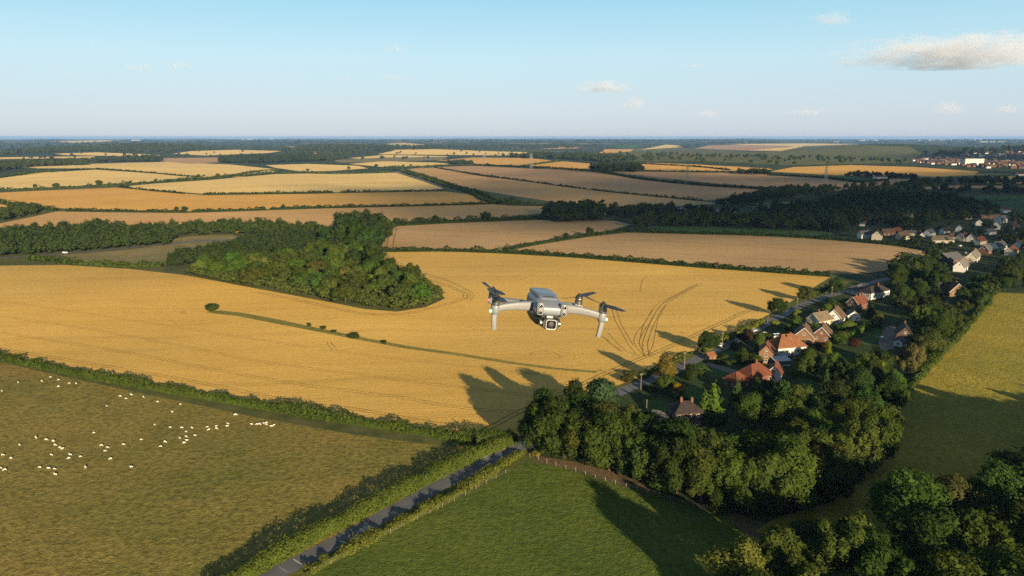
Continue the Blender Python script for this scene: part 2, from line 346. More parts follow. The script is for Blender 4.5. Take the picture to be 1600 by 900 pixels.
# ------------------------------------------------------------------ the land: one triangulated sheet cut along field edges
GOLD = (0.58, 0.365, 0.090); PALE = (0.74, 0.52, 0.20); TAN = (0.50, 0.305, 0.125); ORANGE = (0.62, 0.35, 0.085); STRAW = (0.41, 0.265, 0.125); DUSK = (0.42, 0.26, 0.135)
LANE = [(395, 915), (430, 896), (520, 850), (600, 806), (680, 762), (760, 721), (805, 702), (830, 691), (870, 664), (920, 637), (970, 612), (1000, 600), (1030, 588), (1060, 575), (1085, 563), (1110, 551), (1132, 541), (1160, 527), (1185, 512), (1215, 496), (1255, 476), (1290, 464), (1322, 454), (1345, 446), (1392, 434), (1440, 424), (1475, 416)]
FIELDS = [
 # name, material, colour, row angle, label, category, pixel outline  (later ones win)
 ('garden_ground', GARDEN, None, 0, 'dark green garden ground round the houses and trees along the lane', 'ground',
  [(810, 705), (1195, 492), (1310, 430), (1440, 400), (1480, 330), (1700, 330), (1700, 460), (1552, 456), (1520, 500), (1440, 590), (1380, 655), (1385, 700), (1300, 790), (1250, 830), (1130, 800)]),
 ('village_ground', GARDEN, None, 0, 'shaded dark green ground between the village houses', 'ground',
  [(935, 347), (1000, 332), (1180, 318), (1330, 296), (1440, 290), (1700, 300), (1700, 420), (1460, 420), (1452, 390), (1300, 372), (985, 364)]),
 ('scrub_bank', SCRUBG, None, 0, 'dry grassy bank beside the main road at the wood edge', 'ground',
  [(60, 405), (100, 398), (200, 390), (290, 378), (370, 368), (372, 378), (330, 392), (270, 408), (255, 416), (150, 414), (60, 412)]),
 ('scrub_bank', SCRUBG, None, 0, 'pale dry grass bank above the main road among the trees', 'ground',
  [(270, 373), (300, 369), (365, 366), (360, 374), (300, 377), (268, 380)]),
 ('valley_grass', VERGE, None, 0, 'green grass in the valley behind the big wheat hill', 'ground',
  [(-60, 400), (60, 404), (150, 413), (260, 415), (255, 425), (330, 436), (450, 462), (360, 450), (250, 432), (150, 418), (-60, 416)]),
 ('rough_pasture', ROUGH, None, 0, 'brownish green rough pasture where the sheep graze', 'pasture',
  [(-400, 525), (0, 566), (200, 610), (400, 652), (560, 680), (700, 698), (790, 690), (760, 722), (680, 762), (600, 806), (520, 850), (430, 898), (395, 918), (330, 985), (-500, 1000)]),
 ('wheat_field', 'w', GOLD, -7, 'large golden wheat field wrapping round the wood in the middle', 'wheat field',
  [(-420, 410), (0, 415), (100, 414), (200, 420), (290, 430), (380, 447), (450, 460), (520, 473), (570, 483), (620, 487), (665, 480), (696, 466), (670, 446), (640, 428), (600, 417), (582, 407), (566, 393), (700, 393), (800, 397), (900, 403), (1000, 411), (1100, 419), (1200, 426), (1297, 433), (1262, 455), (1225, 478), (1180, 503), (1120, 530), (1070, 556), (1015, 583), (940, 612), (880, 640), (830, 674), (790, 690), (745, 684), (640, 668), (500, 646), (330, 616), (130, 580), (0, 552), (-420, 500)]),
 ('grass_bank', BANK, None, 0, 'narrow green grass strip running through the big wheat field', 'grass strip',
  [(322, 487), (345, 485), (380, 489), (430, 498), (500, 513), (560, 525.5), (640, 541), (720, 552), (800, 565), (870, 574.5), (935, 580), (930, 582.5), (860, 577), (790, 567.5), (710, 555), (630, 544), (550, 529), (490, 517), (420, 503.5), (370, 493.5), (335, 490)]),
 ('grass_verge', VERGE, None, 0, 'grass verge between the lane and the wheat field edge', 'verge',
  [(800, 686), (840, 668), (885, 640), (940, 613), (1015, 584), (1070, 557), (1120, 531), (1180, 504), (1225, 479), (1300, 434), (1330, 440), (1262, 474), (1190, 508), (1120, 545), (1040, 582), (970, 609), (880, 655), (830, 690)]),
 ('meadow', MEADOW, None, 0, 'short green pasture in front of the leafy tree row', 'pasture',
  [(818, 722), (860, 726), (900, 737), (960, 757), (1030, 777), (1080, 792), (1125, 803), (1165, 826), (1145, 900), (1100, 985), (330, 1000), (420, 925), (490, 893), (560, 858), (640, 817), (720, 776), (790, 738)]),
 ('grass_verge', VERGE, None, 0, 'rough verge with bushes between the lane and the green pasture', 'verge',
  [(330, 990), (395, 925), (460, 890), (560, 837), (660, 782), (760, 727), (825, 697), (835, 708), (818, 722), (790, 738), (720, 776), (640, 817), (560, 858), (490, 893), (420, 925), (345, 1000)]),
 ('dirt_track', DIRT, None, 0, 'brown bare earth track between the fence and the tree row', 'track',
  [(838, 712), (900, 722), (960, 738), (1030, 764), (1020, 771), (960, 753), (900, 734), (842, 722)]),
 ('dirt_track', DIRT, None, 0, 'shaded earth track at the corner of the green pasture', 'track',
  [(1120, 797), (1135, 792), (1170, 812), (1195, 835), (1165, 838), (1140, 812)]),
 ('right_meadow', GOLDM, None, 0, 'golden green meadow right of the house gardens, partly in tree shade', 'pasture',
  [(1552, 457), (1600, 459), (1900, 470), (1900, 700), (1640, 800), (1500, 850), (1300, 860), (1180, 830), (1210, 810), (1300, 785), (1340, 740), (1388, 705), (1378, 650), (1400, 626), (1440, 586), (1482, 544), (1522, 498)]),
 ('tan_field', 'w', STRAW, -3, 'tan cereal field with dark ruts beside the tall clump of trees', 'cereal field',
  [(596, 391), (600, 362), (612, 354), (700, 349), (800, 345), (880, 343), (960, 345), (985, 351), (955, 359), (900, 369), (840, 381), (785, 391), (700, 391)]),
 ('tan_field', 'w', STRAW, -3, 'wide dull tan cereal field ending in a rounded corner by the village', 'cereal field',
  [(785, 393), (850, 381), (920, 370), (985, 363), (1100, 365), (1200, 368), (1300, 374), (1400, 383), (1440, 389), (1455, 398), (1430, 411), (1375, 424), (1330, 428), (1200, 421), (1000, 406), (900, 399)]),
 ('tan_field', 'w', TAN, 4, 'long narrow tan field just behind the left wood', 'cereal field',
  [(-60, 364), (0, 349), (50, 339), (90, 330), (105, 331), (290, 333), (500, 326), (660, 322), (770, 319), (850, 322), (856, 332), (800, 339), (700, 345), (612, 351), (595, 362), (500, 366), (300, 362), (100, 372), (-60, 390)]),
 ('tan_field', 'w', ORANGE, 3, 'wide orange tan field with a hedge of small gaps above and below', 'cereal field',
  [(-60, 303), (0, 301), (60, 298), (180, 293), (225, 297), (320, 305), (480, 303), (620, 300), (695, 299), (745, 305), (768, 318), (600, 321), (480, 325), (300, 330), (110, 327), (60, 321), (0, 315), (-60, 310)]),
 ('tan_field', 'w', ORANGE, 2, 'small tan field by the scrubby corner at the left edge', 'cereal field',
  [(-60, 313), (0, 319), (34, 325), (20, 331), (-60, 338)]),
 ('tan_field', 'w', PALE, 5, 'pale tan field rising to a rounded top above the hedge', 'cereal field',
  [(186, 292), (240, 287), (330, 281), (430, 272), (540, 270), (620, 270), (660, 283), (692, 294), (688, 298), (480, 301), (320, 303)]),
 ('tan_field', 'w', PALE, 0, 'bright pale wheat field on the far left slope', 'cereal field',
  [(-60, 296), (-60, 284), (0, 278), (60, 270), (150, 265), (240, 271), (300, 277), (220, 285), (100, 292), (0, 297)]),
 ('tan_field', 'w', PALE, 2, 'bright pale field below the far left wood', 'cereal field',
  [(25, 261), (140, 256), (260, 253), (360, 257), (437, 265), (380, 270), (310, 278), (230, 269), (150, 263), (60, 263)]),
 ('tan_field', 'w', PALE, 0, 'small pale field with lone trees beyond the long hedge', 'cereal field',
  [(415, 258), (480, 256), (560, 259), (575, 263), (520, 267), (470, 268), (430, 262)]),
 ('tan_field', 'w', PALE, 0, 'sliver of pale field between hedges left of centre', 'cereal field', [(355, 276), (420, 266), (432, 268), (370, 277)]),
 ('tan_field', 'w', TAN, -8, 'broad tan field on the slope right of the curving road', 'cereal field',
  [(618, 266), (660, 262), (680, 263), (750, 275), (850, 287), (940, 298), (1020, 307), (1100, 315), (1120, 318), (1060, 322), (1000, 323), (930, 322), (870, 316), (810, 307), (760, 299), (700, 287), (650, 274)]),
 ('tan_field', 'w', DUSK, -8, 'shaded tan field between two converging hedges', 'cereal field',
  [(682, 261), (740, 259), (800, 262), (890, 267), (950, 273), (1010, 282), (1100, 291), (1225, 298), (1200, 306), (1150, 312), (1100, 313), (1000, 304), (900, 293), (820, 282), (750, 272)]),
 ('tan_field', 'w', ORANGE, 0, 'glowing orange field below the far pylons', 'cereal field',
  [(680, 251), (740, 246), (830, 247), (872, 252), (820, 259), (745, 258), (735, 251)]),
 ('tan_field', 'w', ORANGE, 0, 'flat orange field behind the long dark hedge', 'cereal field',
  [(815, 260), (880, 252), (950, 258), (1008, 256), (1000, 267), (940, 266), (880, 263)]),
 ('tan_field', 'w', ORANGE, 0, 'orange strip field crossed by a thin hedge', 'cereal field',
  [(1000, 257), (1010, 254), (1090, 257), (1200, 263), (1208, 265), (1140, 267), (1060, 268), (1008, 265)]),
 ('tan_field', 'w', DUSK, -4, 'long shaded tan field with a pylon standing at its edge', 'cereal field',
  [(950, 267), (1060, 269), (1150, 270), (1250, 275), (1330, 282), (1300, 290), (1230, 294), (1130, 288), (1030, 277)]),
 ('tan_field', 'w', ORANGE, -3, 'long bright orange field below the green hill', 'cereal field',
  [(1203, 268), (1240, 261), (1330, 258), (1430, 261), (1530, 268), (1522, 273), (1460, 276), (1400, 272), (1360, 277), (1290, 273)]),
 ('tan_field', 'w', DUSK, -3, 'brown tan field around the far pylon on the right', 'cereal field',
  [(1200, 275), (1280, 274), (1340, 281), (1400, 279), (1438, 281), (1370, 293), (1290, 298), (1230, 293)]),
 ('tan_field', 'w', ORANGE, 0, 'thin orange field at the far right edge', 'cereal field',
  [(1525, 281), (1560, 276), (1600, 274), (1700, 276), (1700, 287), (1600, 287), (1540, 286)]),
 ('green_field', GREENF, None, 0, 'dark green field by the far farm', 'field', [(1255, 274), (1330, 275), (1390, 279), (1350, 284), (1290, 279)]),
 ('green_field', GREENF, None, 0, 'green paddock in front of the village tree belt', 'field',
  [(1010, 354), (1090, 354), (1200, 359), (1300, 362), (1299, 368), (1200, 366), (1100, 363), (1020, 361)]),
 ('green_field', GREENF, None, 0, 'green paddock between the white farmhouse and the tree belt', 'field',
  [(1010, 334), (1080, 333), (1160, 336), (1165, 343), (1100, 343), (1040, 340)]),
 ('green_field', GREENF, None, 0, 'bright green field at the right edge beyond the village', 'field',
  [(1540, 318), (1600, 309), (1700, 305), (1700, 335), (1600, 334), (1560, 332)]),
 ('green_field', GREENF, None, 0, 'small green field with a hedge right of the tall trees', 'field', [(1480, 311), (1530, 306), (1700, 303), (1600, 309), (1520, 315)]),
 ('green_field', SCRUBG, None, 0, 'dry pale grass field beside the village trees', 'field', [(1180, 318), (1230, 315), (1300, 317), (1280, 325), (1200, 326)]),
 ('tan_field', 'w', DUSK, 0, 'narrow tan strip field among the right tree belts', 'cereal field', [(1425, 293), (1500, 290), (1700, 291), (1700, 295), (1500, 294), (1440, 296)]),
 ('hill_grass', HILLG, None, 0, 'scrubby green chalk hill beyond the orange field', 'hill',
  [(900, 245), (960, 236), (1000, 231), (1060, 231), (1130, 235), (1190, 238), (1240, 229), (1320, 226), (1420, 229), (1440, 240), (1420, 254), (1330, 256), (1230, 258), (1100, 252), (980, 252)]),
 ('tan_field', 'w', PALE, 0, 'far pale field on the ridge left of the scrubby hill', 'cereal field', [(1000, 234), (1040, 226), (1060, 227), (1068, 230), (1030, 232)]),
 ('tan_field', 'w', DUSK, 0, 'far dusky field on the ridge with dark copses', 'cereal field', [(1085, 232), (1110, 227), (1165, 226), (1240, 230), (1190, 236), (1130, 234)]),
 ('tan_field', 'w', PALE, 0, 'far tan field along the top of the chalk hill', 'cereal field', [(1135, 225), (1260, 224), (1345, 225), (1260, 228), (1220, 236), (1170, 235), (1240, 229)]),
 ('tan_field', 'w', ORANGE, 0, 'far golden strip field left of the chalk hill', 'cereal field', [(935, 240), (945, 233), (990, 233), (985, 237)]),
 ('green_field', GREENF, None, 0, 'far green field on the wooded ridge', 'field', [(960, 227), (1005, 226), (1000, 232), (965, 232)]),
 ('tan_field', 'w', PALE, 0, 'far pale field under the long ridge in the centre', 'cereal field', [(590, 241), (620, 234), (680, 233), (760, 236), (830, 238), (790, 243), (700, 242)]),
 ('tan_field', 'w', PALE, 0, 'far cream field at the foot of the centre ridge', 'cereal field', [(545, 247), (600, 242), (700, 244), (690, 247), (600, 250)]),
 ('green_field', SCRUBG, None, 0, 'olive field left of the orange pylon field', 'field', [(520, 250), (600, 246), (700, 245), (690, 250), (600, 253), (530, 254)]),
 ('tan_field', 'w', PALE, 0, 'golden field with round bushes left of the small copse', 'cereal field', [(545, 256), (600, 252), (680, 254), (706, 256), (640, 261), (600, 261)]),
 ('tan_field', 'w', PALE, 0, 'far cream strip left of centre on the horizon slope', 'cereal field', [(600, 225), (630, 223), (665, 226), (640, 229)]),
 ('tan_field', 'w', PALE, 0, 'far cream field strip above the dark left wood', 'cereal field', [(-60, 247), (50, 245), (150, 244), (148, 247), (40, 248), (-60, 250)]),
 ('tan_field', 'w', PALE, 0, 'far cream field strip in the left distance', 'cereal field', [(85, 240), (150, 238), (230, 241), (255, 243), (200, 244), (100, 242)]),
 ('tan_field', 'w', PALE, 0, 'far cream field with dotted hedges in the left distance', 'cereal field', [(270, 240), (300, 236), (370, 234), (440, 236), (420, 239), (320, 243)]),
 ('tan_field', 'w', DUSK, 0, 'far purple brown field beside the dark left copse', 'cereal field', [(255, 247), (345, 246), (345, 253), (300, 256), (250, 252)]),
 ('tan_field', 'w', PALE, 0, 'far pale strip on the left horizon slope', 'cereal field', [(80, 221), (160, 219), (190, 220), (120, 223)]),
 ('tan_field', 'w', ORANGE, 0, 'far tan strip right of the centre ridge', 'cereal field', [(838, 233), (880, 229), (915, 228), (900, 232)]),
]
# garden lawns and drives
FIELDS += [('lawn', LAWN, None, 0, l, 'lawn', p) for l, p in (
 ('mown front lawn beside the lane with a dark clipped hedge', [(1116, 566), (1122, 552), (1140, 546), (1156, 549), (1152, 560), (1135, 566)]),
 ('curved lawn behind the yellow green hedge bank', [(1082, 574), (1100, 571), (1125, 577), (1148, 584), (1140, 591), (1110, 590), (1095, 582)]),
 ('lawn in front of the dark brick house', [(1003, 624), (1030, 624), (1048, 630), (1046, 645), (1010, 645)]),
 ('shaded lawn beside the yellow bush', [(1062, 607), (1085, 600), (1098, 605), (1095, 622), (1072, 622)]),
 ('sunlit lawn strip behind the conservatory', [(1245, 590), (1272, 594), (1284, 603), (1270, 606), (1250, 600)]),
 ('lawn beside the bright box hedge and grey drive', [(1340, 533), (1368, 512), (1382, 510), (1378, 528), (1356, 540)]),
 ('small green lawn beside the white long house', [(1388, 446), (1405, 440), (1412, 448), (1396, 456)]))]
FIELDS += [('driveway', plain('drive_gravel', (0.16, 0.135, 0.105), 0.9), None, 0, l, 'driveway', p) for l, p in (
 ('curved gravel drive from the lane to the red roofed house', [(1098, 569), (1108, 567), (1135, 573), (1160, 582), (1165, 588), (1150, 586), (1125, 578)]),
 ('grey drive in front of the dark house with the parked car', [(1372, 536), (1382, 512), (1398, 508), (1404, 530), (1396, 545), (1378, 548)]),
 ('paved yard behind the dark brick house', [(1048, 655), (1062, 650), (1088, 660), (1084, 672), (1060, 668)]))]

lane_g = resample(dense_px(smooth_px(LANE), False), 4.0)
LANE_W = 5.6
polys = []
for f in FIELDS: polys.append(dense_px(f[6], True))
ROADS = [('road', ASPH, 'grey tarmac lane running up from the bottom past the houses', 'road', ribbon_poly(lane_g, LANE_W))]
mr = resample(dense_px(smooth_px([(-80, 411), (0, 403), (100, 396), (180, 389), (260, 381), (320, 376), (372, 374), (420, 370)]), False), 8)
ROADS.append(('main_road', ASPH, 'grey main road passing behind the left wood', 'road', ribbon_poly(mr, 9)))
cr = resample(dense_px(smooth_px([(618, 268), (650, 277), (690, 290), (730, 301), (745, 305), (760, 312), (790, 317), (830, 320), (860, 321)]), False), 10)
ROADS.append(('country_road', ASPH, 'distant country road curving down between the tan fields', 'road', ribbon_poly(cr, 8)))

th = np.concatenate([np.arange(-46, 46.01, 0.42), np.arange(50, 311, 6.0)])
rad = np.concatenate([[8, 25, 60, 90], np.geomspace(115, 2600, 215), np.geomspace(2680, 16000, 70), np.geomspace(17000, 42000, 12)])
A_, R_ = np.meshgrid(np.radians(th), rad)
R_ = R_ * (1 + (RNG.random(R_.shape) - 0.5) * 0.004)
gx, gy = (R_ * np.sin(A_)).ravel(), (R_ * np.cos(A_)).ravel()
far_ring = ~((R_.ravel() < 100) & (np.abs(A_.ravel()) < 0.8) & (RNG.random(R_.size) < 0.8))
gx, gy = gx[far_ring], gy[far_ring]
vs = [Vector((a, b)) for a, b in zip(gx, gy)]
es = []
for P in polys + [r[4] for r in ROADS]:
    b = len(vs); vs += [Vector((float(a), float(c))) for a, c in P]
    n = len(P); es += [(b + i, b + (i + 1) % n) for i in range(n)]
cv, ce, cf, *_ = delaunay_2d_cdt(vs, es, [], 0, 1e-4, False)
CV = np.array([(p[0], p[1]) for p in cv]); CF = np.array([f for f in cf if len(f) == 3], np.int32)
CZ = terrain(CV[:, 0], CV[:, 1]); V3 = np.column_stack([CV, CZ])
cen = CV[CF].mean(1); owner = np.full(len(CF), -1)
for i, P in enumerate(polys): owner[pip(P, cen[:, 0], cen[:, 1])] = i
for i, r in enumerate(ROADS): owner[pip(r[4], cen[:, 0], cen[:, 1])] = len(polys) + i
# counter-clockwise winding
a, b, c = V3[CF[:, 0]], V3[CF[:, 1]], V3[CF[:, 2]]
flip = ((b[:, 0] - a[:, 0]) * (c[:, 1] - a[:, 1]) - (b[:, 1] - a[:, 1]) * (c[:, 0] - a[:, 0])) < 0
CF[flip] = CF[flip][:, ::-1]
def sheet(name, mask, mat):
    f = CF[mask]; u, inv = np.unique(f, return_inverse=True)
    return link(name, np_mesh(name, V3[u], inv.reshape(-1, 3), [mat], smooth=True))
tag(sheet('ground', owner == -1, GROUND), 'open countryside of woods and fields out to the horizon', 'ground', kind='structure')
for i, (nm, mat, colr, ang, lab, cat, _) in enumerate(FIELDS):
    if not (owner == i).any(): print('EMPTY FIELD', lab); continue
    o = sheet(nm, owner == i, wheat(R(ang)) if mat == 'w' else mat)
    if colr: o.color = (*colr, 1)
    tag(o, lab, cat, kind='structure')
for i, (nm, mat, lab, cat, _) in enumerate(ROADS):
    tag(sheet(nm, owner == len(polys) + i, mat), lab, cat, kind='structure')

def strip(name, g, wd, mat, lift=0.03, parent=None):
    g = resample(g, max(1.0, wd)); t = np.gradient(g, axis=0); t /= np.linalg.norm(t, axis=1)[:, None] + 1e-9
    nr = np.stack([-t[:, 1], t[:, 0]], 1); jw = (wd / 2) * np.random.default_rng(len(g)).uniform(0.45, 1.15, len(g))[:, None] if mat is RUT else wd / 2
    L, Rr = g + nr * jw, g - nr * jw
    v = np.concatenate([np.column_stack([L, terrain(L[:, 0], L[:, 1]) + lift]), np.column_stack([Rr, terrain(Rr[:, 0], Rr[:, 1]) + lift])])
    n = len(g); i = np.arange(n - 1)
    return v, np.stack([i, i + n, i + n + 1, i + 1], 1)
def strips(name, lst, mat, lift=0.03):
    V, Fc, b = [], [], 0
    for g, wd in lst:
        v, f = strip(name, g, wd, mat, lift); V.append(v); Fc.append(f + b); b += len(v)
    return link(name, np_mesh(name, np.concatenate(V), np.concatenate(Fc), [mat]))

# ------------------------------------------------------------------ foliage
def unit(v): return v / (np.linalg.norm(v, axis=-1, keepdims=True) + 1e-9)
def leafquads(P, Nn, size, rng, asp=0.62):
    t = unit(np.cross(Nn, rng.normal(size=P.shape))); b = np.cross(Nn, t)
    s = (size * np.exp(rng.normal(-0.05, 0.38, len(P))))[:, None]
    v = np.stack([P + t * s * 0.62, P + b * s * asp * 0.62, P - t * s * 0.62, P - b * s * asp * 0.62], 1).reshape(-1, 3)
    return v, np.arange(len(v)).reshape(-1, 4)
_ICO = None
def ico(n=1):
    global _ICO
    if _ICO is None:
        bm = bmesh.new(); bmesh.ops.create_icosphere(bm, subdivisions=1, radius=1)
        _ICO = (np.array([v.co[:] for v in bm.verts]), np.array([[v.index for v in f.verts] for f in bm.faces])); bm.free()
    return _ICO
def lumps_for(kind, rng):
    if kind == 'column':
        n = 16; z = np.linspace(0.10, 0.93, n); r = 0.115 * np.sin(np.clip((z + 0.1) / 1.1, 0, 1) * math.pi) ** 0.6 + 0.02
        c = np.column_stack([rng.normal(0, 0.03, n), rng.normal(0, 0.03, n), z]); return c, r
    if kind == 'bush':
        n = 11; a = rng.uniform(0, 6.28, n); q = rng.uniform(0, 0.42, n)
        c = np.column_stack([q * np.cos(a), q * np.sin(a), rng.uniform(0.25, 0.68, n)]); return c, rng.uniform(0.18, 0.33, n)
    if kind == 'plume':
        n = 44; d = unit(rng.normal(size=(n, 3))); d[:, 2] = np.where(d[:, 2] < -0.8, -d[:, 2], d[:, 2]); q = rng.uniform(0.35, 1.08, n)[:, None]
        c = d * q * np.array([0.36, 0.36, 0.36]) + np.array([0, 0, 0.47]); c[:, 2] += rng.normal(0, 0.035, n)
        return np.vstack([c, [[0, 0, 0.4]]]), np.append(rng.uniform(0.045, 0.115, n), [0.15])
    n = {'round': 34, 'tall': 34, 'spread': 42, 'cedar': 34}[kind]
    zc, rz, rx = {'round': (0.51, 0.40, 0.40), 'tall': (0.52, 0.42, 0.31), 'spread': (0.50, 0.40, 0.47), 'cedar': (0.46, 0.43, 0.38)}[kind]
    d = unit(rng.normal(size=(n, 3))); d[:, 2] = np.where(d[:, 2] < -0.75, -d[:, 2], d[:, 2])
    q = rng.uniform(0.38, 1.06, n)[:, None]
    c = d * q * np.array([rx, rx, rz]) + np.array([0, 0, zc])
    if kind == 'cedar': c[:, :2] *= np.clip(1.25 - 0.8 * c[:, 2:3], 0.25, 1.2)
    if kind == 'round': c[:, :2] *= np.clip(1.25 - 0.55 * c[:, 2:3], 0.5, 1.2)
    r = rng.uniform(0.065, 0.175, n) * (1.0 if kind != 'tall' else 0.85)
    return np.vstack([c, [[0, 0, zc]], [[0, 0, zc + 0.15]]]), np.append(r, [rx * 0.62, rx * 0.5])
def crown_arrays(kind, seed, nq, leaf, core=True):
    rng = np.random.default_rng(seed)
    if kind == 'conifer':
        nb = 110; z = 1 - rng.uniform(0, 1, nb) ** 0.55 * 0.94; z = np.sort(z); a = np.arange(nb) * 2.4 + rng.normal(0, 0.35, nb)
        Rm = 0.245 * (1.02 - z) ** 0.85 * rng.uniform(0.72, 1.22, nb) + 0.012
        k = rng.choice(nb, nq, p=(Rm + 0.02) / (Rm + 0.02).sum()); f = rng.uniform(0, 1, nq) ** 0.6
        wd = (0.10 + 0.25 * (1 - f)) * Rm[k]
        rr = f * Rm[k]; lat = rng.normal(0, 1, nq) * wd
        x = rr * np.cos(a[k]) - lat * np.sin(a[k]); y = rr * np.sin(a[k]) + lat * np.cos(a[k])
        zz = z[k] - 0.30 * rr + 0.55 * rr * f ** 2 - rng.uniform(0, 1, nq) * 0.045
        P = np.column_stack([x, y, np.maximum(zz, 0.02)])
        Nn = unit(np.column_stack([np.cos(a[k]) * 0.8, np.sin(a[k]) * 0.8, np.full(nq, 0.65)]) + rng.normal(0, 0.5, (nq, 3)))
        v, f4 = leafquads(P, Nn, leaf, rng)
        iv, iff = ico(); cvs = iv * np.array([0.13, 0.13, 0.42]) + np.array([0, 0, 0.46])
        cvs[:, :2] *= np.clip(1.5 - 1.5 * cvs[:, 2:3], 0.05, 1.5)
        tri = np.column_stack([iff, iff[:, 2]])
        return v, f4, cvs, iff
    c, r = lumps_for(kind, rng)
    st = np.array({'cedar': (1.15, 1.15, 0.55), 'plume': (0.9, 0.9, 1.75)}.get(kind, (1, 1, 1)))
    m = int(nq * 1.9); k = rng.choice(len(c), m, p=r ** 2 / (r ** 2).sum())
    d = unit(rng.normal(size=(m, 3))); d[:, 2] = np.where((d[:, 2] < -0.3) & (rng.random(m) < 0.55), -d[:, 2], d[:, 2])
    P = c[k] + d * (r[k] * rng.uniform(0.80, 1.12, m))[:, None] * st
    sp = rng.random(m) < 0.24; P[sp] += unit(d[sp] + np.array([0, 0, 0.9])) * (r[k][sp] * rng.uniform(0.1, 0.55, sp.sum()))[:, None]
    keep = np.ones(m, bool)
    for j in range(len(c)):
        keep &= (k == j) | (np.linalg.norm((P - c[j]) / st, axis=1) > 0.80 * r[j])
    keep &= P[:, 2] > 0.03
    P, d = P[keep][:nq], d[keep][:nq]
    Nn = unit(d + 0.35 * unit(P - np.array([0, 0, 0.5])) + rng.normal(0, 0.45, P.shape) + np.array([0, 0, 0.15]))
    v, f4 = leafquads(P, Nn, leaf, rng)
    iv, iff = ico(); cvs = (iv[None] * (r * 0.64)[:, None, None] * st + c[:, None]).reshape(-1, 3); cvs[:, 2] = np.maximum(cvs[:, 2], 0.05)
    cf_ = (iff[None] + (np.arange(len(c)) * len(iv))[:, None, None]).reshape(-1, 3)
    return v, f4, cvs, cf_
def join_leaf_mesh(name, v, f4, cv_, cf_):
    f3 = np.concatenate([f4[:, [0, 1, 2]], f4[:, [0, 2, 3]], cf_ + len(v)])
    return np_mesh(name, np.concatenate([v, cv_]), f3, [LEAF])
def trunk_mesh(kind, seed):
    rng = random.Random(seed); m = MB(); top = 0.9 if kind in ('conifer', 'column') else 0.62
    m.tube((0, 0, -0.03), (0, 0, 0.2), 0.024, 0.018, 8); m.tube((0, 0, 0.2), (0, 0, top), 0.018, 0.004, 7)
    if kind not in ('conifer', 'column'):
        for i in range(7):
            a = i * 0.9 + rng.random(); z = 0.16 + 0.05 * i
            m.tube((0, 0, z), (0.24 * math.cos(a), 0.24 * math.sin(a), z + 0.2), 0.010, 0.003, 5)
    return m.mesh('trunk', BARK)
PROTO = {}
def proto(kind, var, level):
    key = (kind, var, level)
    if key not in PROTO:
        nq, leaf = {0: (11000, 0.030), 1: (3200, 0.050), 2: (700, 0.095)}[level]
        if kind == 'conifer': nq, leaf = int(nq * 1.0), leaf * 0.92
        if kind == 'column': nq, leaf = int(nq * 0.4), leaf * 0.8
        if kind == 'bush': nq, leaf = int(nq * 0.45), leaf * 1.8
        sd_ = hash((kind == 'conifer', var, len(kind))) % 9973
        PROTO[key] = (join_leaf_mesh('crown', *crown_arrays(kind, sd_, nq, leaf)), trunk_mesh(kind, sd_))
    return PROTO[key]
tr_rng = random.Random(5)
DARK = (0.027, 0.044, 0.012); MID = (0.040, 0.061, 0.015); OLIVE = (0.050, 0.078, 0.017); BRIGHT = (0.062, 0.118, 0.018); BLUEG = (0.036, 0.064, 0.034)
CON = (0.030, 0.060, 0.018); YEL = (0.105, 0.120, 0.020); COPPER = (0.045, 0.026, 0.018); BROWNG = (0.046, 0.062, 0.016)
NAMES = {'round': 'broadleaf_tree', 'tall': 'broadleaf_tree', 'spread': 'broadleaf_tree', 'plume': 'broadleaf_tree', 'conifer': 'conifer_tree', 'column': 'columnar_tree', 'cedar': 'cedar_tree', 'bush': 'bush'}
def jit(c, a=0.14): return tuple(x * (1 + tr_rng.uniform(-a, a)) for x in c) + (1,)
def tree_at(kind, x, y, h, w=1.0, col=MID, label=None, group=None, level=0):
    z = float(terrain(x, y)) - 0.05
    cm, tm = proto(kind, tr_rng.randrange(4 if level == 0 else 5), level)
    sc = (h * w, h * w * tr_rng.uniform(0.9, 1.1), h)
    if kind == 'bush':
        o = link('bush', cm, None, (x, y, z - 0.06 * h), tr_rng.uniform(0, 6.28)); o.scale = sc; o.color = jit(col)
        return tag(o, label, 'bush', group)
    o = empty(NAMES[kind], (x, y, z), tr_rng.uniform(0, 6.28)); o.scale = sc
    tag(o, label, 'tree', group)
    c = link('crown', cm, o); c.color = jit(col); link('trunk', tm, o)
    return o
def T(kind, px, py, h, w=1.0, col=MID, label=None, group=None, level=0):
    x, y, _ = gp(px, py); return tree_at(kind, x, y, h, w, col, label, group, level)
ORD = ['first', 'second', 'third', 'fourth', 'fifth', 'sixth', 'seventh', 'eighth', 'ninth', 'tenth', 'eleventh', 'twelfth', 'thirteenth', 'fourteenth', 'fifteenth', 'sixteenth', 'seventeenth', 'eighteenth', 'nineteenth', 'twentieth']

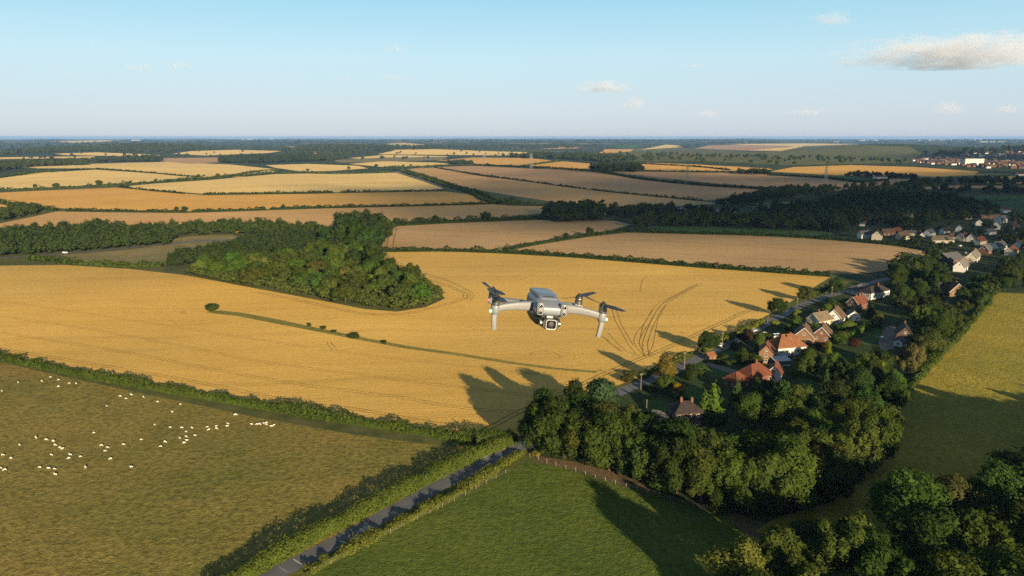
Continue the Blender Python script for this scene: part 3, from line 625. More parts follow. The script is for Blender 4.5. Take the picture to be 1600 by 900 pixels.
def hedge(pts, h, wd, col, label, var=0.35, gaps=0.0, name='hedge', cat='hedge', clip=False):
    g = resample(dense_px(smooth_px(pts), False), 1.0); rng = np.random.default_rng(int(abs(pts[0][0]) * 7 + pts[0][1]))
    dist = np.hypot(*g.mean(0)); L = len(g)
    q = max(0.34, dist * 0.0017)
    n = int(L * (2 * h + wd) / (q * q * 0.62) * (1.25 if dist < 700 else 0.9)); n = min(n, 60000)
    s = rng.uniform(0, L - 1.001, n); i = s.astype(int); fr = (s - i)[:, None]
    C = g[i] * (1 - fr) + g[i + 1] * fr; t = unit(g[i + 1] - g[i]); nr = np.column_stack([-t[:, 1], t[:, 0]])
    lv = np.interp(s, np.arange(0, L + 6, 5.0), rng.uniform(1 - var, 1 + var * 0.6, len(np.arange(0, L + 6, 5.0))))
    lv *= np.interp(s, np.arange(0, L + 3, 1.7), rng.uniform(1 - var * 0.5, 1 + var * 0.5, len(np.arange(0, L + 3, 1.7))))
    if gaps > 0:
        gate = np.interp(s, np.arange(0, L + 12, 9.0), rng.random(len(np.arange(0, L + 12, 9.0)))); lv = np.where(gate < gaps, lv * 0.15, lv)
    a = rng.uniform(0, math.pi, n); e = 0.45 if clip else 0.75
    cx = np.sign(np.cos(a)) * np.abs(np.cos(a)) ** e; cz = np.sin(a) ** e; jr = rng.uniform(0.82, 1.06, n)
    off = cx * wd / 2 * jr * np.clip(lv, 0.5, 1.3); z = cz * h * jr * lv
    xy = C + nr * off[:, None]
    P = np.column_stack([xy, terrain(xy[:, 0], xy[:, 1]) + z])
    Nn = unit(np.column_stack([nr * np.cos(a)[:, None], np.sin(a) + 0.2]) + rng.normal(0, 0.45 if not clip else 0.25, (n, 3)))
    v, f4 = leafquads(P, Nn, q, rng)
    k = resample(g, max(2.0, q * 4)); tt = unit(np.gradient(k, axis=0)); nn = np.column_stack([-tt[:, 1], tt[:, 0]])
    sc_ = 0.55 if gaps == 0 else 0.25
    zb = terrain(k[:, 0], k[:, 1])
    A = np.column_stack([k + nn * wd * 0.36, zb]); B = np.column_stack([k, zb + h * sc_]); D = np.column_stack([k - nn * wd * 0.36, zb])
    m = len(k); j = np.arange(m - 1); core = np.concatenate([A, B, D])
    q4 = np.concatenate([np.stack([j, j + 1, j + m + 1, j + m], 1), np.stack([j + m, j + m + 1, j + 2 * m + 1, j + 2 * m], 1)])
    cf_ = np.concatenate([q4[:, [0, 1, 2]], q4[:, [0, 2, 3]]])
    o = link(name, join_leaf_mesh(name, v, f4, core, cf_)); o.color = (*col, 1)
    return tag(o, label, cat)

LOW = {}
def low(kind, var, nq):
    k = (kind, var, nq)
    if k not in LOW:
        leaf = 1.5 / math.sqrt(nq)
        LOW[k] = crown_arrays(kind, var * 31 + 5, nq, leaf)
    return LOW[k]
def wood(pts, spacing, h, col, label, nq=150, hv=0.3, name='wood', kinds=('round', 'spread', 'tall'), wide=1.15, keep=1.0):
    P = dense_px(pts, True); rng = np.random.default_rng(int(abs(pts[0][0]) * 3 + pts[0][1] * 5))
    x0, y0 = P.min(0); x1, y1 = P.max(0)
    X, Y = np.meshgrid(np.arange(x0, x1 + spacing, spacing), np.arange(y0, y1 + spacing, spacing))
    X = (X + rng.uniform(-.45, .45, X.shape) * spacing).ravel(); Y = (Y + rng.uniform(-.45, .45, Y.shape) * spacing).ravel()
    ok = pip(P, X, Y) & (rng.random(len(X)) < keep); X, Y = X[ok], Y[ok]
    VV, F4, CVV, CFF, nb, nc = [], [], [], [], 0, 0
    for x, y in zip(X, Y):
        v, f4, c_, cf_ = low(kinds[rng.integers(len(kinds))], int(rng.integers(6)), nq)
        hh = h * rng.uniform(1 - hv, 1 + hv); a = rng.uniform(0, 6.28); ca, sa = math.cos(a), math.sin(a); ww = hh * wide * rng.uniform(0.85, 1.2)
        M = np.array([[ca * ww, -sa * ww, 0], [sa * ww, ca * ww, 0], [0, 0, hh]]).T; o = np.array([x, y, float(terrain(x, y)) - 0.04 * hh])
        VV.append(v @ M + o); F4.append(f4 + nb); nb += len(v); CVV.append(c_ @ M + o); CFF.append(cf_ + nc); nc += len(c_)
    if not VV: print('EMPTY WOOD', label); return
    ob = link(name, join_leaf_mesh(name, np.concatenate(VV), np.concatenate(F4), np.concatenate(CVV), np.concatenate(CFF)))
    ob.color = (*col, 1); return tag(ob, label, 'wood', kind='stuff')

# --- hedges
HG = (0.050, 0.074, 0.017); HD = (0.024, 0.040, 0.013); HY = (0.095, 0.110, 0.024)
for pts, h, wd, c, lab, kw in (
 ([(-120, 535), (0, 561), (130, 588), (330, 624), (500, 653), (640, 675), (740, 692)], 3.5, 4.4, HG, 'long dark hedge between the sheep pasture and the golden wheat', dict(var=.42)),
 ([(742, 694), (772, 691), (800, 687)], 4.6, 7, HG, 'bushy hedge clump at the lane corner of the wheat field', {}),
 ([(320, 940), (400, 894), (470, 854), (560, 808), (650, 762), (740, 717), (806, 690)], 4.0, 4.2, (0.066, 0.092, 0.020), 'leafy hedge along the pasture side of the lane', dict(var=.22)),
 ([(478, 897), (560, 853), (640, 811), (720, 768), (815, 708)], 1.8, 3.8, HY, 'low bushy hedge on the lower verge of the lane', dict(var=.7, gaps=.22)),
 ([(566, 394), (640, 393), (700, 393), (800, 396), (900, 402), (1000, 410), (1100, 418), (1200, 425), (1297, 432)], 4.0, 5.0, HD, 'long dark hedge across the top of the golden wheat field', dict(var=.45)),
 ([(787, 391), (850, 380), (920, 369), (985, 361)], 3.6, 5, HD, 'rising hedge between the two tan fields in the middle', dict(var=.5)),
 ([(612, 352), (700, 348), (780, 345), (850, 342)], 6.0, 9, HD, 'tall uneven hedge along the far side of the rutted tan field', dict(var=.7)),
 ([(103, 329), (200, 331), (290, 331)], 3.4, 5, HD, 'dark hedge above the long tan field at the left', dict(var=.5)),
 ([(300, 331), (360, 330), (415, 328)], 3.8, 5, HD, 'short dark hedge left of the gap in the long tan field edge', dict(var=.5)),
 ([(422, 327), (500, 325), (660, 322), (770, 319), (832, 320)], 3.8, 6, HD, 'long dark hedge above the tan field right of the gap', dict(var=.5)),
 ([(188, 292), (225, 297), (288, 303)], 3.0, 5, HD, 'dotted hedge slanting down below the pale rounded field', dict(var=.6, gaps=.3)),
 ([(318, 304), (420, 303), (520, 301)], 3.4, 6, HD, 'dark straight hedge below the pale rounded field', dict(var=.5)),
 ([(533, 300.5), (600, 300), (692, 298)], 3.2, 6, HD, 'dark hedge continuing to the curving country road', dict(var=.5, gaps=.12)),
 ([(-60, 300), (0, 298), (100, 294), (180, 289), (240, 286), (300, 281), (380, 275), (440, 270), (520, 272), (610, 270)], 5.0, 9, (0.05, 0.07, 0.022), 'tall green hedge with trees running across the left fields', dict(var=.75)),
 ([(100, 268), (150, 264), (240, 271), (310, 277)], 3.2, 7, HD, 'thin dark hedge between the two brightest left fields', dict(var=.6, gaps=.2)),
 ([(350, 278), (400, 268), (435, 266)], 3.5, 7, HG, 'short hedge around the pale field sliver', dict(var=.5)),
 ([(-60, 285), (0, 278), (60, 270), (85, 269)], 5, 12, HG, 'green hedge at the edge of the far left pale field', dict(var=.5)),
 ([(616, 265), (650, 275), (690, 289), (735, 303), (760, 315), (800, 321), (860, 322)], 4.2, 8, HG, 'hedge on the left side of the curving country road', dict(var=.6)),
 ([(632, 266), (665, 276), (705, 289), (748, 302), (775, 313), (815, 317)], 4.2, 8, HG, 'hedge on the right side of the curving country road', dict(var=.6)),
 ([(680, 262), (750, 274), (820, 283), (900, 294), (1000, 305), (1100, 314)], 3.2, 6, HD, 'dotted dark hedge between the two broad tan slopes', dict(var=.6, gaps=.3)),
 ([(740, 258), (820, 261), (900, 266), (950, 271), (1010, 281), (1100, 290), (1235, 298)], 5.0, 12, HD, 'thick dark hedge slanting from the copse to the village', dict(var=.5)),
 ([(600, 261), (650, 261), (705, 258), (745, 258)], 4, 12, HG, 'green hedge below the golden field left of the copse', dict(var=.6)),
 ([(950, 267), (1060, 268.5), (1150, 270), (1205, 272)], 4, 10, HD, 'dark hedge along the flat orange fields', dict(var=.4)),
 ([(1005, 256), (1090, 261), (1140, 266)], 3.5, 12, HD, 'thin dark hedge crossing the orange strip field', dict(var=.4)),
 ([(816, 260), (875, 251)], 4, 12, HG, 'short hedge dividing the glowing orange fields', dict(var=.4)),
 ([(985, 363), (1100, 366), (1200, 369), (1300, 375), (1400, 384), (1445, 391)], 3.5, 6, HD, 'dark hedge between the village and the rounded tan field', dict(var=.5)),
 ([(1200, 274), (1280, 278), (1330, 284), (1345, 285), (1388, 282)], 4.5, 9, HD, 'dark hedge below the far farm', dict(var=.5)),
 ([(-40, 312), (0, 317), (40, 325), (90, 330)], 5, 8, HG, 'scrubby hedge by the small tan field at the left edge', dict(var=.7)),
 ([(40, 405), (100, 411), (150, 415), (255, 417)], 3.4, 8, HG, 'low green scrub line behind the crest of the wheat hill', dict(var=.7)),
 ([(1388, 655), (1440, 585), (1482, 542), (1524, 496), (1550, 462)], 2.6, 3.6, HG, 'hedge between the gardens and the golden green meadow', dict(var=.6)),
 ([(1003, 608), (1030, 613), (1052, 620), (1074, 628)], 1.9, 1.8, HD, 'clipped dark hedge in front of the dark brick house', dict(var=.1, clip=True)),
 ([(1327, 527), (1345, 518), (1362, 509), (1376, 512)], 2.8, 3.0, (0.06, 0.115, 0.022), 'thick bright green box hedge by the grey drive', dict(var=.1, clip=True)),
 ([(1076, 573), (1088, 579), (1100, 586)], 1.8, 2.4, (0.10, 0.13, 0.025), 'yellow green hedge bank beside the curved lawn', dict(var=.2, clip=True)),
 ([(1098, 551), (1130, 533), (1165, 517), (1192, 503)], 2.6, 4, HY, 'brushy green hedge between the wheat and the lane', dict(var=.6)),
 ([(1000, 592), (1040, 572), (1080, 553)], 2.0, 3, HG, 'straggly hedge on the wheat side of the lane bend', dict(var=.7, gaps=.2)),
 ([(1116, 568), (1140, 569), (1158, 563)], 1.8, 2, HD, 'dark clipped hedge below the mown front lawn', dict(var=.1, clip=True)),
 ([(1235, 586), (1262, 590), (1290, 600)], 2.2, 2.5, HG, 'dark garden hedge behind the conservatory lawn', dict(var=.3)),
 ([(1255, 467), (1285, 456), (1318, 446)], 2.4, 3.5, HG, 'green hedge on the wheat side of the upper lane', dict(var=.5)),
): hedge(pts, h, wd, c, lab, **kw)

# --- single bushes in and round the fields
for px, py, h, wd, c, lab in (
 (330, 486, 4.6, 1.5, DARK, 'round dark bush at the tip of the grass strip in the wheat'),
 (553, 528, 3.2, 1.3, DARK, 'dark bush standing halfway along the grass strip in the wheat'),
 (484, 509, 1.6, 1.4, BROWNG, 'small brown bush left of the dark bush on the grass strip'),
 (505, 514, 1.8, 1.4, DARK, 'tiny green bush between two brown ones on the grass strip'),
 (522, 519, 1.6, 1.4, BROWNG, 'small brown bush nearest the dark bush on the grass strip'),
 (600, 536, 1.6, 1.6, DARK, 'low green bush right of the dark bush on the grass strip'),
 (502, 834, 3.0, 1.3, (0.15, 0.17, 0.035), 'bright yellow green bush standing in the lane hedge'),
 (506, 878, 1.5, 2.0, (0.12, 0.15, 0.035), 'spreading pale bush low on the verge at the bottom of the lane'),
 (664, 792, 1.7, 2.2, (0.12, 0.15, 0.04), 'spreading pale bush halfway up the lower verge of the lane'),
 (764, 738, 1.8, 2.0, (0.13, 0.16, 0.035), 'yellow green bush on the verge near the lane corner'),
 (838, 712, 1.8, 1.4, (0.15, 0.16, 0.035), 'bright bush at the gate end of the tree row'),
 (1063, 613, 4.2, 0.95, (0.27, 0.18, 0.02), 'golden yellow bush on the lawn above the dark brick house'),
 (1040, 606, 5.6, 1.15, OLIVE, 'big olive bush beside the golden yellow bush'),
 (1082, 592, 5.5, 1.2, DARK, 'dark wide bush left of the curved lawn'),
 (1170, 566, 5.0, 1.9, (0.075, 0.095, 0.022), 'wide olive garden bush left of the brick gable'),
 (1146, 545, 3.4, 1.2, DARK, 'round dark bush on the garden side of the lane by the lawn'),
 (1211, 507, 2.4, 1.5, (0.13, 0.19, 0.03), 'vivid light green bush by the lane verge'),
 (980, 596, 3.4, 1.3, BROWNG, 'brownish bush on the wheat corner below the lane bend'),
 (982, 586, 2.4, 1.6, OLIVE, 'low olive bush at the wheat edge above the cedar'),
 (1098, 578, 1.6, 1.4, BRIGHT, 'small bright bush on the curved lawn by the drive'),
 (1230, 515, 3.2, 1.4, (0.07, 0.11, 0.022), 'green bush in front of the brown tiled gables'),
 (1245, 508, 3.0, 1.3, BRIGHT, 'bright green bush behind the brown tiled gables'),
 (1285, 545, 3.6, 1.4, COPPER, 'coppery red bush right of the orange roofed house'),
 (1334, 540, 4.0, 1.6, COPPER, 'coppery bush below the bright box hedge'),
 (1425, 486, 4.2, 1.3, (0.11, 0.11, 0.05), 'pale olive bush left of the dark cottage'),
 (1325, 512, 5.0, 1.2, (0.08, 0.115, 0.025), 'rounded green bush at the low end of the box hedge'),
 (1130, 560, 2.4, 1.6, MID, 'rounded green bush at the lane end of the mown lawn'),
 (1300, 500, 3.0, 1.4, MID, 'green bush below the white bargeboard gable'),
 (1018, 655, 3.5, 1.2, MID, 'leafy bush against the garage side'),
): T('bush', px, py, h, wd, c, lab)

# --- foreground tree row
row = [(848, 706, 13, 1.0, MID), (882, 716, 15, 1.0, DARK), (918, 722, 15.5, .95, BROWNG), (952, 735, 16, .95, MID), (990, 747, 16, .9, MID), (1022, 757, 14.5, .9, BROWNG), (1058, 770, 16.5, .9, DARK),
       (1096, 784, 15.5, .95, MID), (1132, 790, 15, .9, OLIVE), (1168, 800, 15.5, .95, OLIVE), (1205, 798, 15.5, .9, BROWNG), (1240, 792, 15, .95, OLIVE), (1278, 780, 15.5, 1.0, BROWNG)]
for i, (px, py, h, wd, c) in enumerate(row):
    T(['plume', 'plume', 'plume', 'tall'][i % 4], px, py, h * (1.22 if i < 3 else 1.12) * [1, 1.06, .94, 1.03, .9][i % 5], wd * 1.30, c, ORD[i] + ' tree from the lane in the front of the leafy row behind the meadow fence', 'trees in the leafy row')
row2 = [(868, 682, 12), (905, 694, 14), (940, 702, 14), (978, 715, 14), (1012, 728, 14), (1046, 740, 14.5), (1108, 752, 14), (1150, 757, 13.5), (1190, 764, 13.5), (1232, 758, 14), (1268, 748, 14.5)]
for i, (px, py, h) in enumerate(row2):
    T(['plume', 'plume', 'round'][i % 3], px, py, h * 1.17, 1.35, [MID, DARK, BROWNG, OLIVE][i % 4], ORD[i] + ' tree from the lane in the rear rank of the leafy row', 'trees in the rear rank of the leafy row')
T('tall', 852, 690, 18.5, .95, DARK, 'tall slender tree rising at the lane end of the leafy row')
T('tall', 896, 682, 18, .85, DARK, 'second slender tree behind the lane end of the leafy row')
T('column', 1036, 768, 9, 2.0, BRIGHT, 'bright green slim tree leaning out of the leafy row by the fence')
T('column', 1122, 800, 7, 2.0, MID, 'small slim tree at the foot of the leafy row near the corner post')
# --- trees at the bottom right corner
br = [('round', 1410, 852, 17.5, 1.05, MID, 'tall rounded tree standing alone before the shaded meadow'), ('round', 1482, 828, 14, .95, (0.06, 0.075, 0.024), 'grey green tree right of the tall rounded tree'),
 ('spread', 1560, 830, 16, 1.1, MID, 'wide tree near the right edge below the meadow shade'), ('plume', 1312, 902, 15.5, 1.05, OLIVE, 'olive tree with sunlit right side in the bottom corner'),
 ('plume', 1210, 910, 13, 1.1, OLIVE, 'spreading olive tree at the corner of the green pasture'), ('round', 1152, 945, 13, 1.0, (0.10, 0.105, 0.026), 'leftmost sunlit tree of the bottom corner trees'),
 ('tall', 1258, 880, 10, 1.2, MID, 'small tree between the olive trees of the bottom corner'), ('plume', 1380, 935, 14, 1.1, DARK, 'dark tree in front of the tall rounded tree'),
 ('round', 1450, 900, 15, 1.05, DARK, 'dark tree below the grey green tree'), ('plume', 1530, 895, 15, 1.1, MID, 'broad tree right of the dark one in the bottom corner'),
 ('plume', 1606, 890, 16, 1.1, MID, 'tree cut by the right edge in the bottom corner'), ('round', 1610, 800, 16, 1.1, DARK, 'dark tree at the right edge beside the meadow'),
 ('plume', 1260, 960, 12, 1.1, BROWNG, 'brownish tree at the bottom edge of the picture'), ('round', 1480, 975, 14, 1.1, MID, 'tree at the bottom edge under the dark trees'),
 ('spread', 1570, 985, 14, 1.2, MID, 'spreading tree filling the bottom right corner'), ('spread', 1180, 985, 11, 1.0, MID, 'low tree just entering the bottom edge'),
 ('round', 1340, 1000, 12, 1.1, DARK, 'shaded tree at the bottom edge below the olive tree'), ('bush', 1270, 845, 5, 1.3, DARK, 'dark shrub beside the earth track corner'),
 ('bush', 1340, 870, 6, 1.2, MID, 'green shrub left of the tall rounded tree'), ('bush', 1238, 868, 6, 1.0, (0.10, 0.115, 0.026), 'sunlit shrub at the lower end of the earth track')]
for k, px, py, h, wd, c, lab in br: T(k, px, py, h * (1.12 if k != 'bush' else 1), wd * 1.08, c, lab)
for i, (px, py, h) in enumerate(((1665, 815, 17), (1720, 850, 17), (1700, 775, 17), (1780, 800, 18), (1650, 760, 15), (1840, 850, 18), (1760, 900, 17), (1660, 920, 16), (1860, 770, 18), (1930, 800, 18))):
    T('spread', px, py, h, 1.15, DARK, ORD[i] + ' broadleaf tree of the belt continuing beyond the right edge', 'trees beyond the right edge')

# --- garden trees that can be told apart
for k, px, py, h, wd, c, lab in (
 ('cedar', 935, 660, 17, 1.05, BLUEG, 'broad blue green cedar at the field corner by the lane'),
 ('spread', 984, 668, 8, .8, (0.12, 0.10, 0.03), 'thin olive birch with a pale trunk beside the lane'),
 ('tall', 1042, 600, 11.5, 1.15, (0.10, 0.105, 0.026), 'tall olive tree at the lane bend by the hedge bank'),
 ('conifer', 1114, 660, 16.5, 1.15, (0.075, 0.125, 0.02), 'tall bright green conifer right of the dark brick house'),
 ('conifer', 1099, 660, 13.5, .9, (0.068, 0.115, 0.02), 'narrower bright conifer touching the dark brick house'),
 ('conifer', 1150, 640, 13, 1.0, (0.05, 0.075, 0.032), 'grey green conifer in front of the red roof'),
 ('spread', 1168, 668, 12, .95, OLIVE, 'rounded olive tree below the red roofed house'),
 ('conifer', 1222, 650, 15.5, 1.5, CON, 'broad dark conifer with golden edges below the brick gable'),
 ('conifer', 1196, 648, 10, 1.3, CON, 'lower dark conifer left of the broad golden edged one'),
 ('conifer', 1270, 668, 13, 1.1, (0.05, 0.085, 0.03), 'light green conifer standing in the garden dark'),
 ('conifer', 1246, 668, 7, 1.1, (0.05, 0.085, 0.04), 'small blue green conifer beside the light green one'),
 ('tall', 1214, 676, 7, 1.1, BRIGHT, 'small bright tree in the dark below the broad conifer'),
 ('conifer', 1288, 628, 14.5, 1.1, CON, 'dark pointed conifer in the middle of the gardens'),
 ('spread', 1104, 550, 10.5, 1.0, DARK, 'round dark tree on the wheat side of the lane by the white car'),
 ('spread', 1215, 493, 11, .95, DARK, 'large dark round tree by the wheat field on the upper lane'),
 ('round', 1244, 499, 6, 1.05, (0.12, 0.16, 0.028), 'small light green round tree beside the upper lane'),
 ('spread', 1258, 471, 9, 1.1, (0.055, 0.07, 0.02), 'grey green bushy tree on the upper lane'),
 ('spread', 1304, 462, 11.5, 1.05, DARK, 'large dark tree where the wheat field meets the top hedge'),
 ('round', 1166, 536, 7, 1.2, COPPER, 'copper red tree beside the lane'),
 ('column', 1186, 550, 9.5, 1.6, (0.055, 0.10, 0.022), 'columnar green tree between the lane and the orange roof'),
 ('tall', 1262, 585, 11, 1.15, OLIVE, 'olive tree in front of the white walled house'),
 ('plume', 1304, 592, 12, 1.2, OLIVE, 'leafy olive tree right of the white walled house'),
 ('spread', 1352, 602, 14, .95, YEL, 'big yellow olive tree in the middle gardens'),
 ('conifer', 1294, 552, 6, 1.2, (0.13, 0.17, 0.02), 'small golden green conifer behind the leafy olive tree'),
 ('round', 1370, 511, 7.5, 1.0, (0.085, 0.11, 0.03), 'light green round tree above the box hedge'),
 ('conifer', 1360, 496, 10, 1.2, DARK, 'dark conifer behind the small white house'),
 ('round', 1468, 448, 10, 1.15, (0.12, 0.125, 0.028), 'yellow green round tree left of the orange gable house'),
 ('plume', 1420, 584, 13.5, 1.0, (0.085, 0.085, 0.035), 'greyish olive tree below the dark cottage'),
 ('round', 1452, 556, 12, 1.1, (0.06, 0.075, 0.024), 'olive dark tree right of the dark cottage'),
 ('spread', 1480, 520, 11.5, 1.1, MID, 'wide dark tree beside the top of the meadow hedge'),
 ('plume', 1362, 722, 19, .95, BROWNG, 'very tall brown green tree at the meadow edge'),
 ('plume', 1330, 742, 17, 1.15, (0.06, 0.085, 0.02), 'tall green tree left of the very tall one'),
 ('plume', 1302, 782, 17, 1.0, BROWNG, 'tall tree at the far end of the leafy row'),
 ('conifer', 1366, 640, 11, .8, CON, 'slim conifer close to the meadow hedge'),
 ('spread', 1530, 478, 9, 1.2, MID, 'round tree at the top left corner of the golden meadow'),
 ('spread', 1570, 455, 10, 1.1, DARK, 'dark tree above the top edge of the golden meadow'),
): T(k, px, py, h, wd, c, lab)
def fill(poly, n, kinds, cols, hr, lab, group, level=0, wd=(1.0, 1.3), mind=5.0, avoid=()):
    P = dense_px(poly, True); rng = random.Random(int(poly[0][0])); pts = []; tries = 0
    x0, y0 = P.min(0); x1, y1 = P.max(0)
    av = [gp(*a)[:2] + (a2,) for (a, a2) in avoid]
    while len(pts) < n and tries < 8000:
        tries += 1; x, y = rng.uniform(x0, x1), rng.uniform(y0, y1)
        if not pip(P, np.array([x]), np.array([y]))[0]: continue
        if any((x - a) ** 2 + (y - b) ** 2 < mind ** 2 for a, b in pts): continue
        if any((x - a) ** 2 + (y - b) ** 2 < r * r for a, b, r in av): continue
        pts.append((x, y))
    pts.sort(key=lambda p: p[1]); per = 9 if len(pts) > 12 else 6
    for q in range(0, len(pts), per):
        for j, (x, y) in enumerate(sorted(pts[q:q + per], key=lambda p: p[0] / p[1])):
            rk = 'front' if q == 0 else ORD[q // per]
            tree_at(rng.choice(kinds), x, y, rng.uniform(*hr), rng.uniform(*wd), rng.choice(cols), ORD[j] + ' from the left in the ' + rk + ' rank of ' + lab, group, level)
    return len(pts)
fill([(1190, 700), (1230, 655), (1290, 640), (1340, 600), (1385, 590), (1400, 625), (1370, 690), (1320, 720), (1280, 745)], 22, ['plume', 'tall', 'conifer', 'plume', 'spread'], [DARK, MID, OLIVE, CON],
     (11, 15), 'shadowy garden trees by the meadow', 'trees in the shady gardens', avoid=(((1270, 600), 9),))
fill([(1390, 448), (1440, 424), (1480, 440), (1462, 470), (1480, 505), (1470, 540), (1432, 565), (1405, 560), (1432, 520), (1425, 490), (1392, 478)], 22, ['round', 'plume', 'tall', 'plume'], [DARK, MID, DARK, OLIVE],
     (11, 15), 'thicket trees round the dark cottage', 'trees round the dark cottage', mind=6.0, avoid=(((1413, 528), 10),))
fill([(1505, 470), (1520, 440), (1570, 425), (1640, 430), (1640, 455), (1552, 454), (1530, 490), (1490, 530), (1484, 505)], 16, ['round', 'spread'], [DARK, MID],
     (8, 12), 'dark trees by the orange gable house', 'trees behind the orange gable house', mind=7.0, level=1, avoid=(((1488, 462), 16), ((1532, 441), 7)))
fill([(1640, 770), (1750, 725), (2060, 735), (2120, 840), (1700, 900), (1640, 850)], 26, ['spread', 'round', 'plume'], [DARK, MID], (17, 21), 'tall trees beyond the right edge', 'trees beyond the right edge', level=1, wd=(1.1, 1.3), mind=7.0)
fill([(1140, 570), (1190, 530), (1250, 495), (1330, 465), (1345, 490), (1320, 520), (1345, 545), (1290, 560), (1250, 590), (1180, 620), (1120, 640)], 34, ['bush', 'bush', 'tall'], [DARK, MID, OLIVE, HG, (0.065, 0.10, 0.018)], (2.5, 5.5), 'garden bushes between the lane houses', 'garden bushes between the lane houses', level=1, wd=(1.0, 1.5), mind=5.5,
     avoid=tuple((q, 7.5) for q in ((1178, 596), (1150, 603), (1210, 592), (1197, 564), (1228, 551), (1256, 532), (1284, 530), (1281, 506), (1304, 503), (1332, 499), (1340, 481), (1219, 570), (1196, 523), (1214, 527))))
# --- the wood in the wheat: front slope, middle and tall rear clump
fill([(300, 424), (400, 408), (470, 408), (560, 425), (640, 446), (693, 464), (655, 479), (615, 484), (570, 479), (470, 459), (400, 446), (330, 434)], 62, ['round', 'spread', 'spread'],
     [OLIVE, MID, (0.085, 0.105, 0.024), (0.062, 0.088, 0.02), BROWNG, (0.05, 0.085, 0.018)], (9, 13), 'sunlit trees edging the wood', 'trees on the sunlit front of the wood', level=1, wd=(1.1, 1.35), mind=7.5)  # leaf colours lightened to carry the sunlight on the wood's front
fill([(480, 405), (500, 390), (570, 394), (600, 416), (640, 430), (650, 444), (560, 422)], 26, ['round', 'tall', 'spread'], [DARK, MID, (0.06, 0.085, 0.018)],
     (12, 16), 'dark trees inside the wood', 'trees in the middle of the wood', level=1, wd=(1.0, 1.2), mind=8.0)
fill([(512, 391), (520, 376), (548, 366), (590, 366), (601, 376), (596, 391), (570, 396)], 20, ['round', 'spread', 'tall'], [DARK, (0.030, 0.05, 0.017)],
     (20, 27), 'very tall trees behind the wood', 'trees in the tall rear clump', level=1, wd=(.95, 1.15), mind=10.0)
wood([(290, 426), (400, 410), (500, 398), (560, 396), (600, 417), (640, 430), (692, 464), (655, 480), (615, 485), (570, 480), (470, 460), (400, 447), (330, 435)], 5.0, 5.5, (0.06, 0.078, 0.022), 'undergrowth of shrubs filling the wood in the wheat', 90, name='undergrowth', kinds=('bush', 'round'), wide=1.5)
wood([(1195, 705), (1235, 650), (1290, 630), (1340, 595), (1385, 590), (1400, 630), (1375, 700), (1320, 735), (1280, 760)], 5.0, 4.5, (0.035, 0.05, 0.017), 'dark shrubs filling the shady gardens by the meadow', 160, name='shrubbery', kinds=('bush',), wide=1.6, keep=.8)
wood([(1392, 450), (1440, 426), (1480, 440), (1462, 470), (1500, 500), (1470, 545), (1432, 575), (1418, 560), (1440, 520), (1428, 480), (1400, 480)], 5.0, 4.5, (0.035, 0.05, 0.017), 'dark shrubs in the thicket by the dark cottage', 160, name='shrubbery', kinds=('bush',), wide=1.6, keep=.8)
wood([(840, 704), (900, 716), (960, 734), (1040, 760), (1120, 788), (1210, 797), (1290, 780), (1330, 745), (1260, 740), (1150, 745), (1050, 728), (960, 700), (880, 675)], 4.0, 4.5, (0.04, 0.058, 0.017), 'shady shrubs along the foot of the leafy row', 220, name='undergrowth', kinds=('bush',), wide=1.5, keep=.8)
T('round', 612, 440, 13, 1.1, MID, 'rounded taller tree near the tip of the wood', level=1)
T('spread', 560, 408, 12, .9, BRIGHT, 'bright green tree in the middle of the wood', level=1)
T('column', 452, 404, 9, 2.2, (0.11, 0.14, 0.02), 'slim yellow green tree in the upper wood', level=1)
# --- lone trees in the middle distance
for px, py, h, wd, c, lab in (
 (884, 374, 7, 1.0, DARK, 'small lone tree on the rising hedge, left one of two'), (922, 368.5, 9, 1.05, DARK, 'round lone tree on the rising hedge, right one of two'),
 (768, 278, 8, 1.3, DARK, 'lone round tree on the dotted hedge of the tan slope'), (619, 352, 9, .95, DARK, 'tree at the near end of the tall uneven hedge'),
 (653, 350, 8, 1.3, DARK, 'bushy tree second along the tall uneven hedge'), (760, 345, 11, 1.2, DARK, 'bushy tree midway along the tall uneven hedge'), (680, 349, 9, 1.1, DARK, 'tree third along the tall uneven hedge'),
 (276, 330, 6, 1.0, DARK, 'left one of two small trees on the dark left hedge'), (289, 330, 7, 1.1, DARK, 'right one of two small trees on the dark left hedge'),
 (443, 326, 6, 1.0, DARK, 'small round tree on the hedge right of the gap'), (311, 278, 9, 1.0, MID, 'round green tree on the tall hedge in the pale fields'),
 (341, 276, 8, 1.3, MID, 'squat tree next to the pale field sliver'), (155, 289, 9, 1.5, MID, 'broad bushy tree in the tall left hedge'), (88, 294, 10, 1.3, MID, 'wide tree in the tall hedge at the left'),
 (55, 294, 8, 1.0, BROWNG, 'brownish tree in the tall hedge at the left'), (481, 268, 9, 1.2, MID, 'round tree in the small pale field'), (545, 265, 11, 1.0, MID, 'tall tree at the hedge end of the small pale field'),
 (781, 320, 8, 1.0, DARK, 'larger dark tree beside the country road'), (801, 314, 7, 1.3, DARK, 'small tree on the slope right of the country road'), (762, 310, 8, .9, DARK, 'dark tree where the country road bends'),
 (588, 261, 11, 1.4, MID, 'bushy tree at the top of the left country road hedge'), (642, 260, 9, 1.1, MID, 'round bush tree in the golden field left of the copse'), (630, 261, 9, 1.4, MID, 'wide bush tree in the golden field left of the copse'),
): T('spread', px, py, h, wd, c, lab, level=1)
T('column', 1293, 548, 5, 2.0, (0.12, 0.16, 0.02), 'narrow golden tree behind the olive trees', level=1)

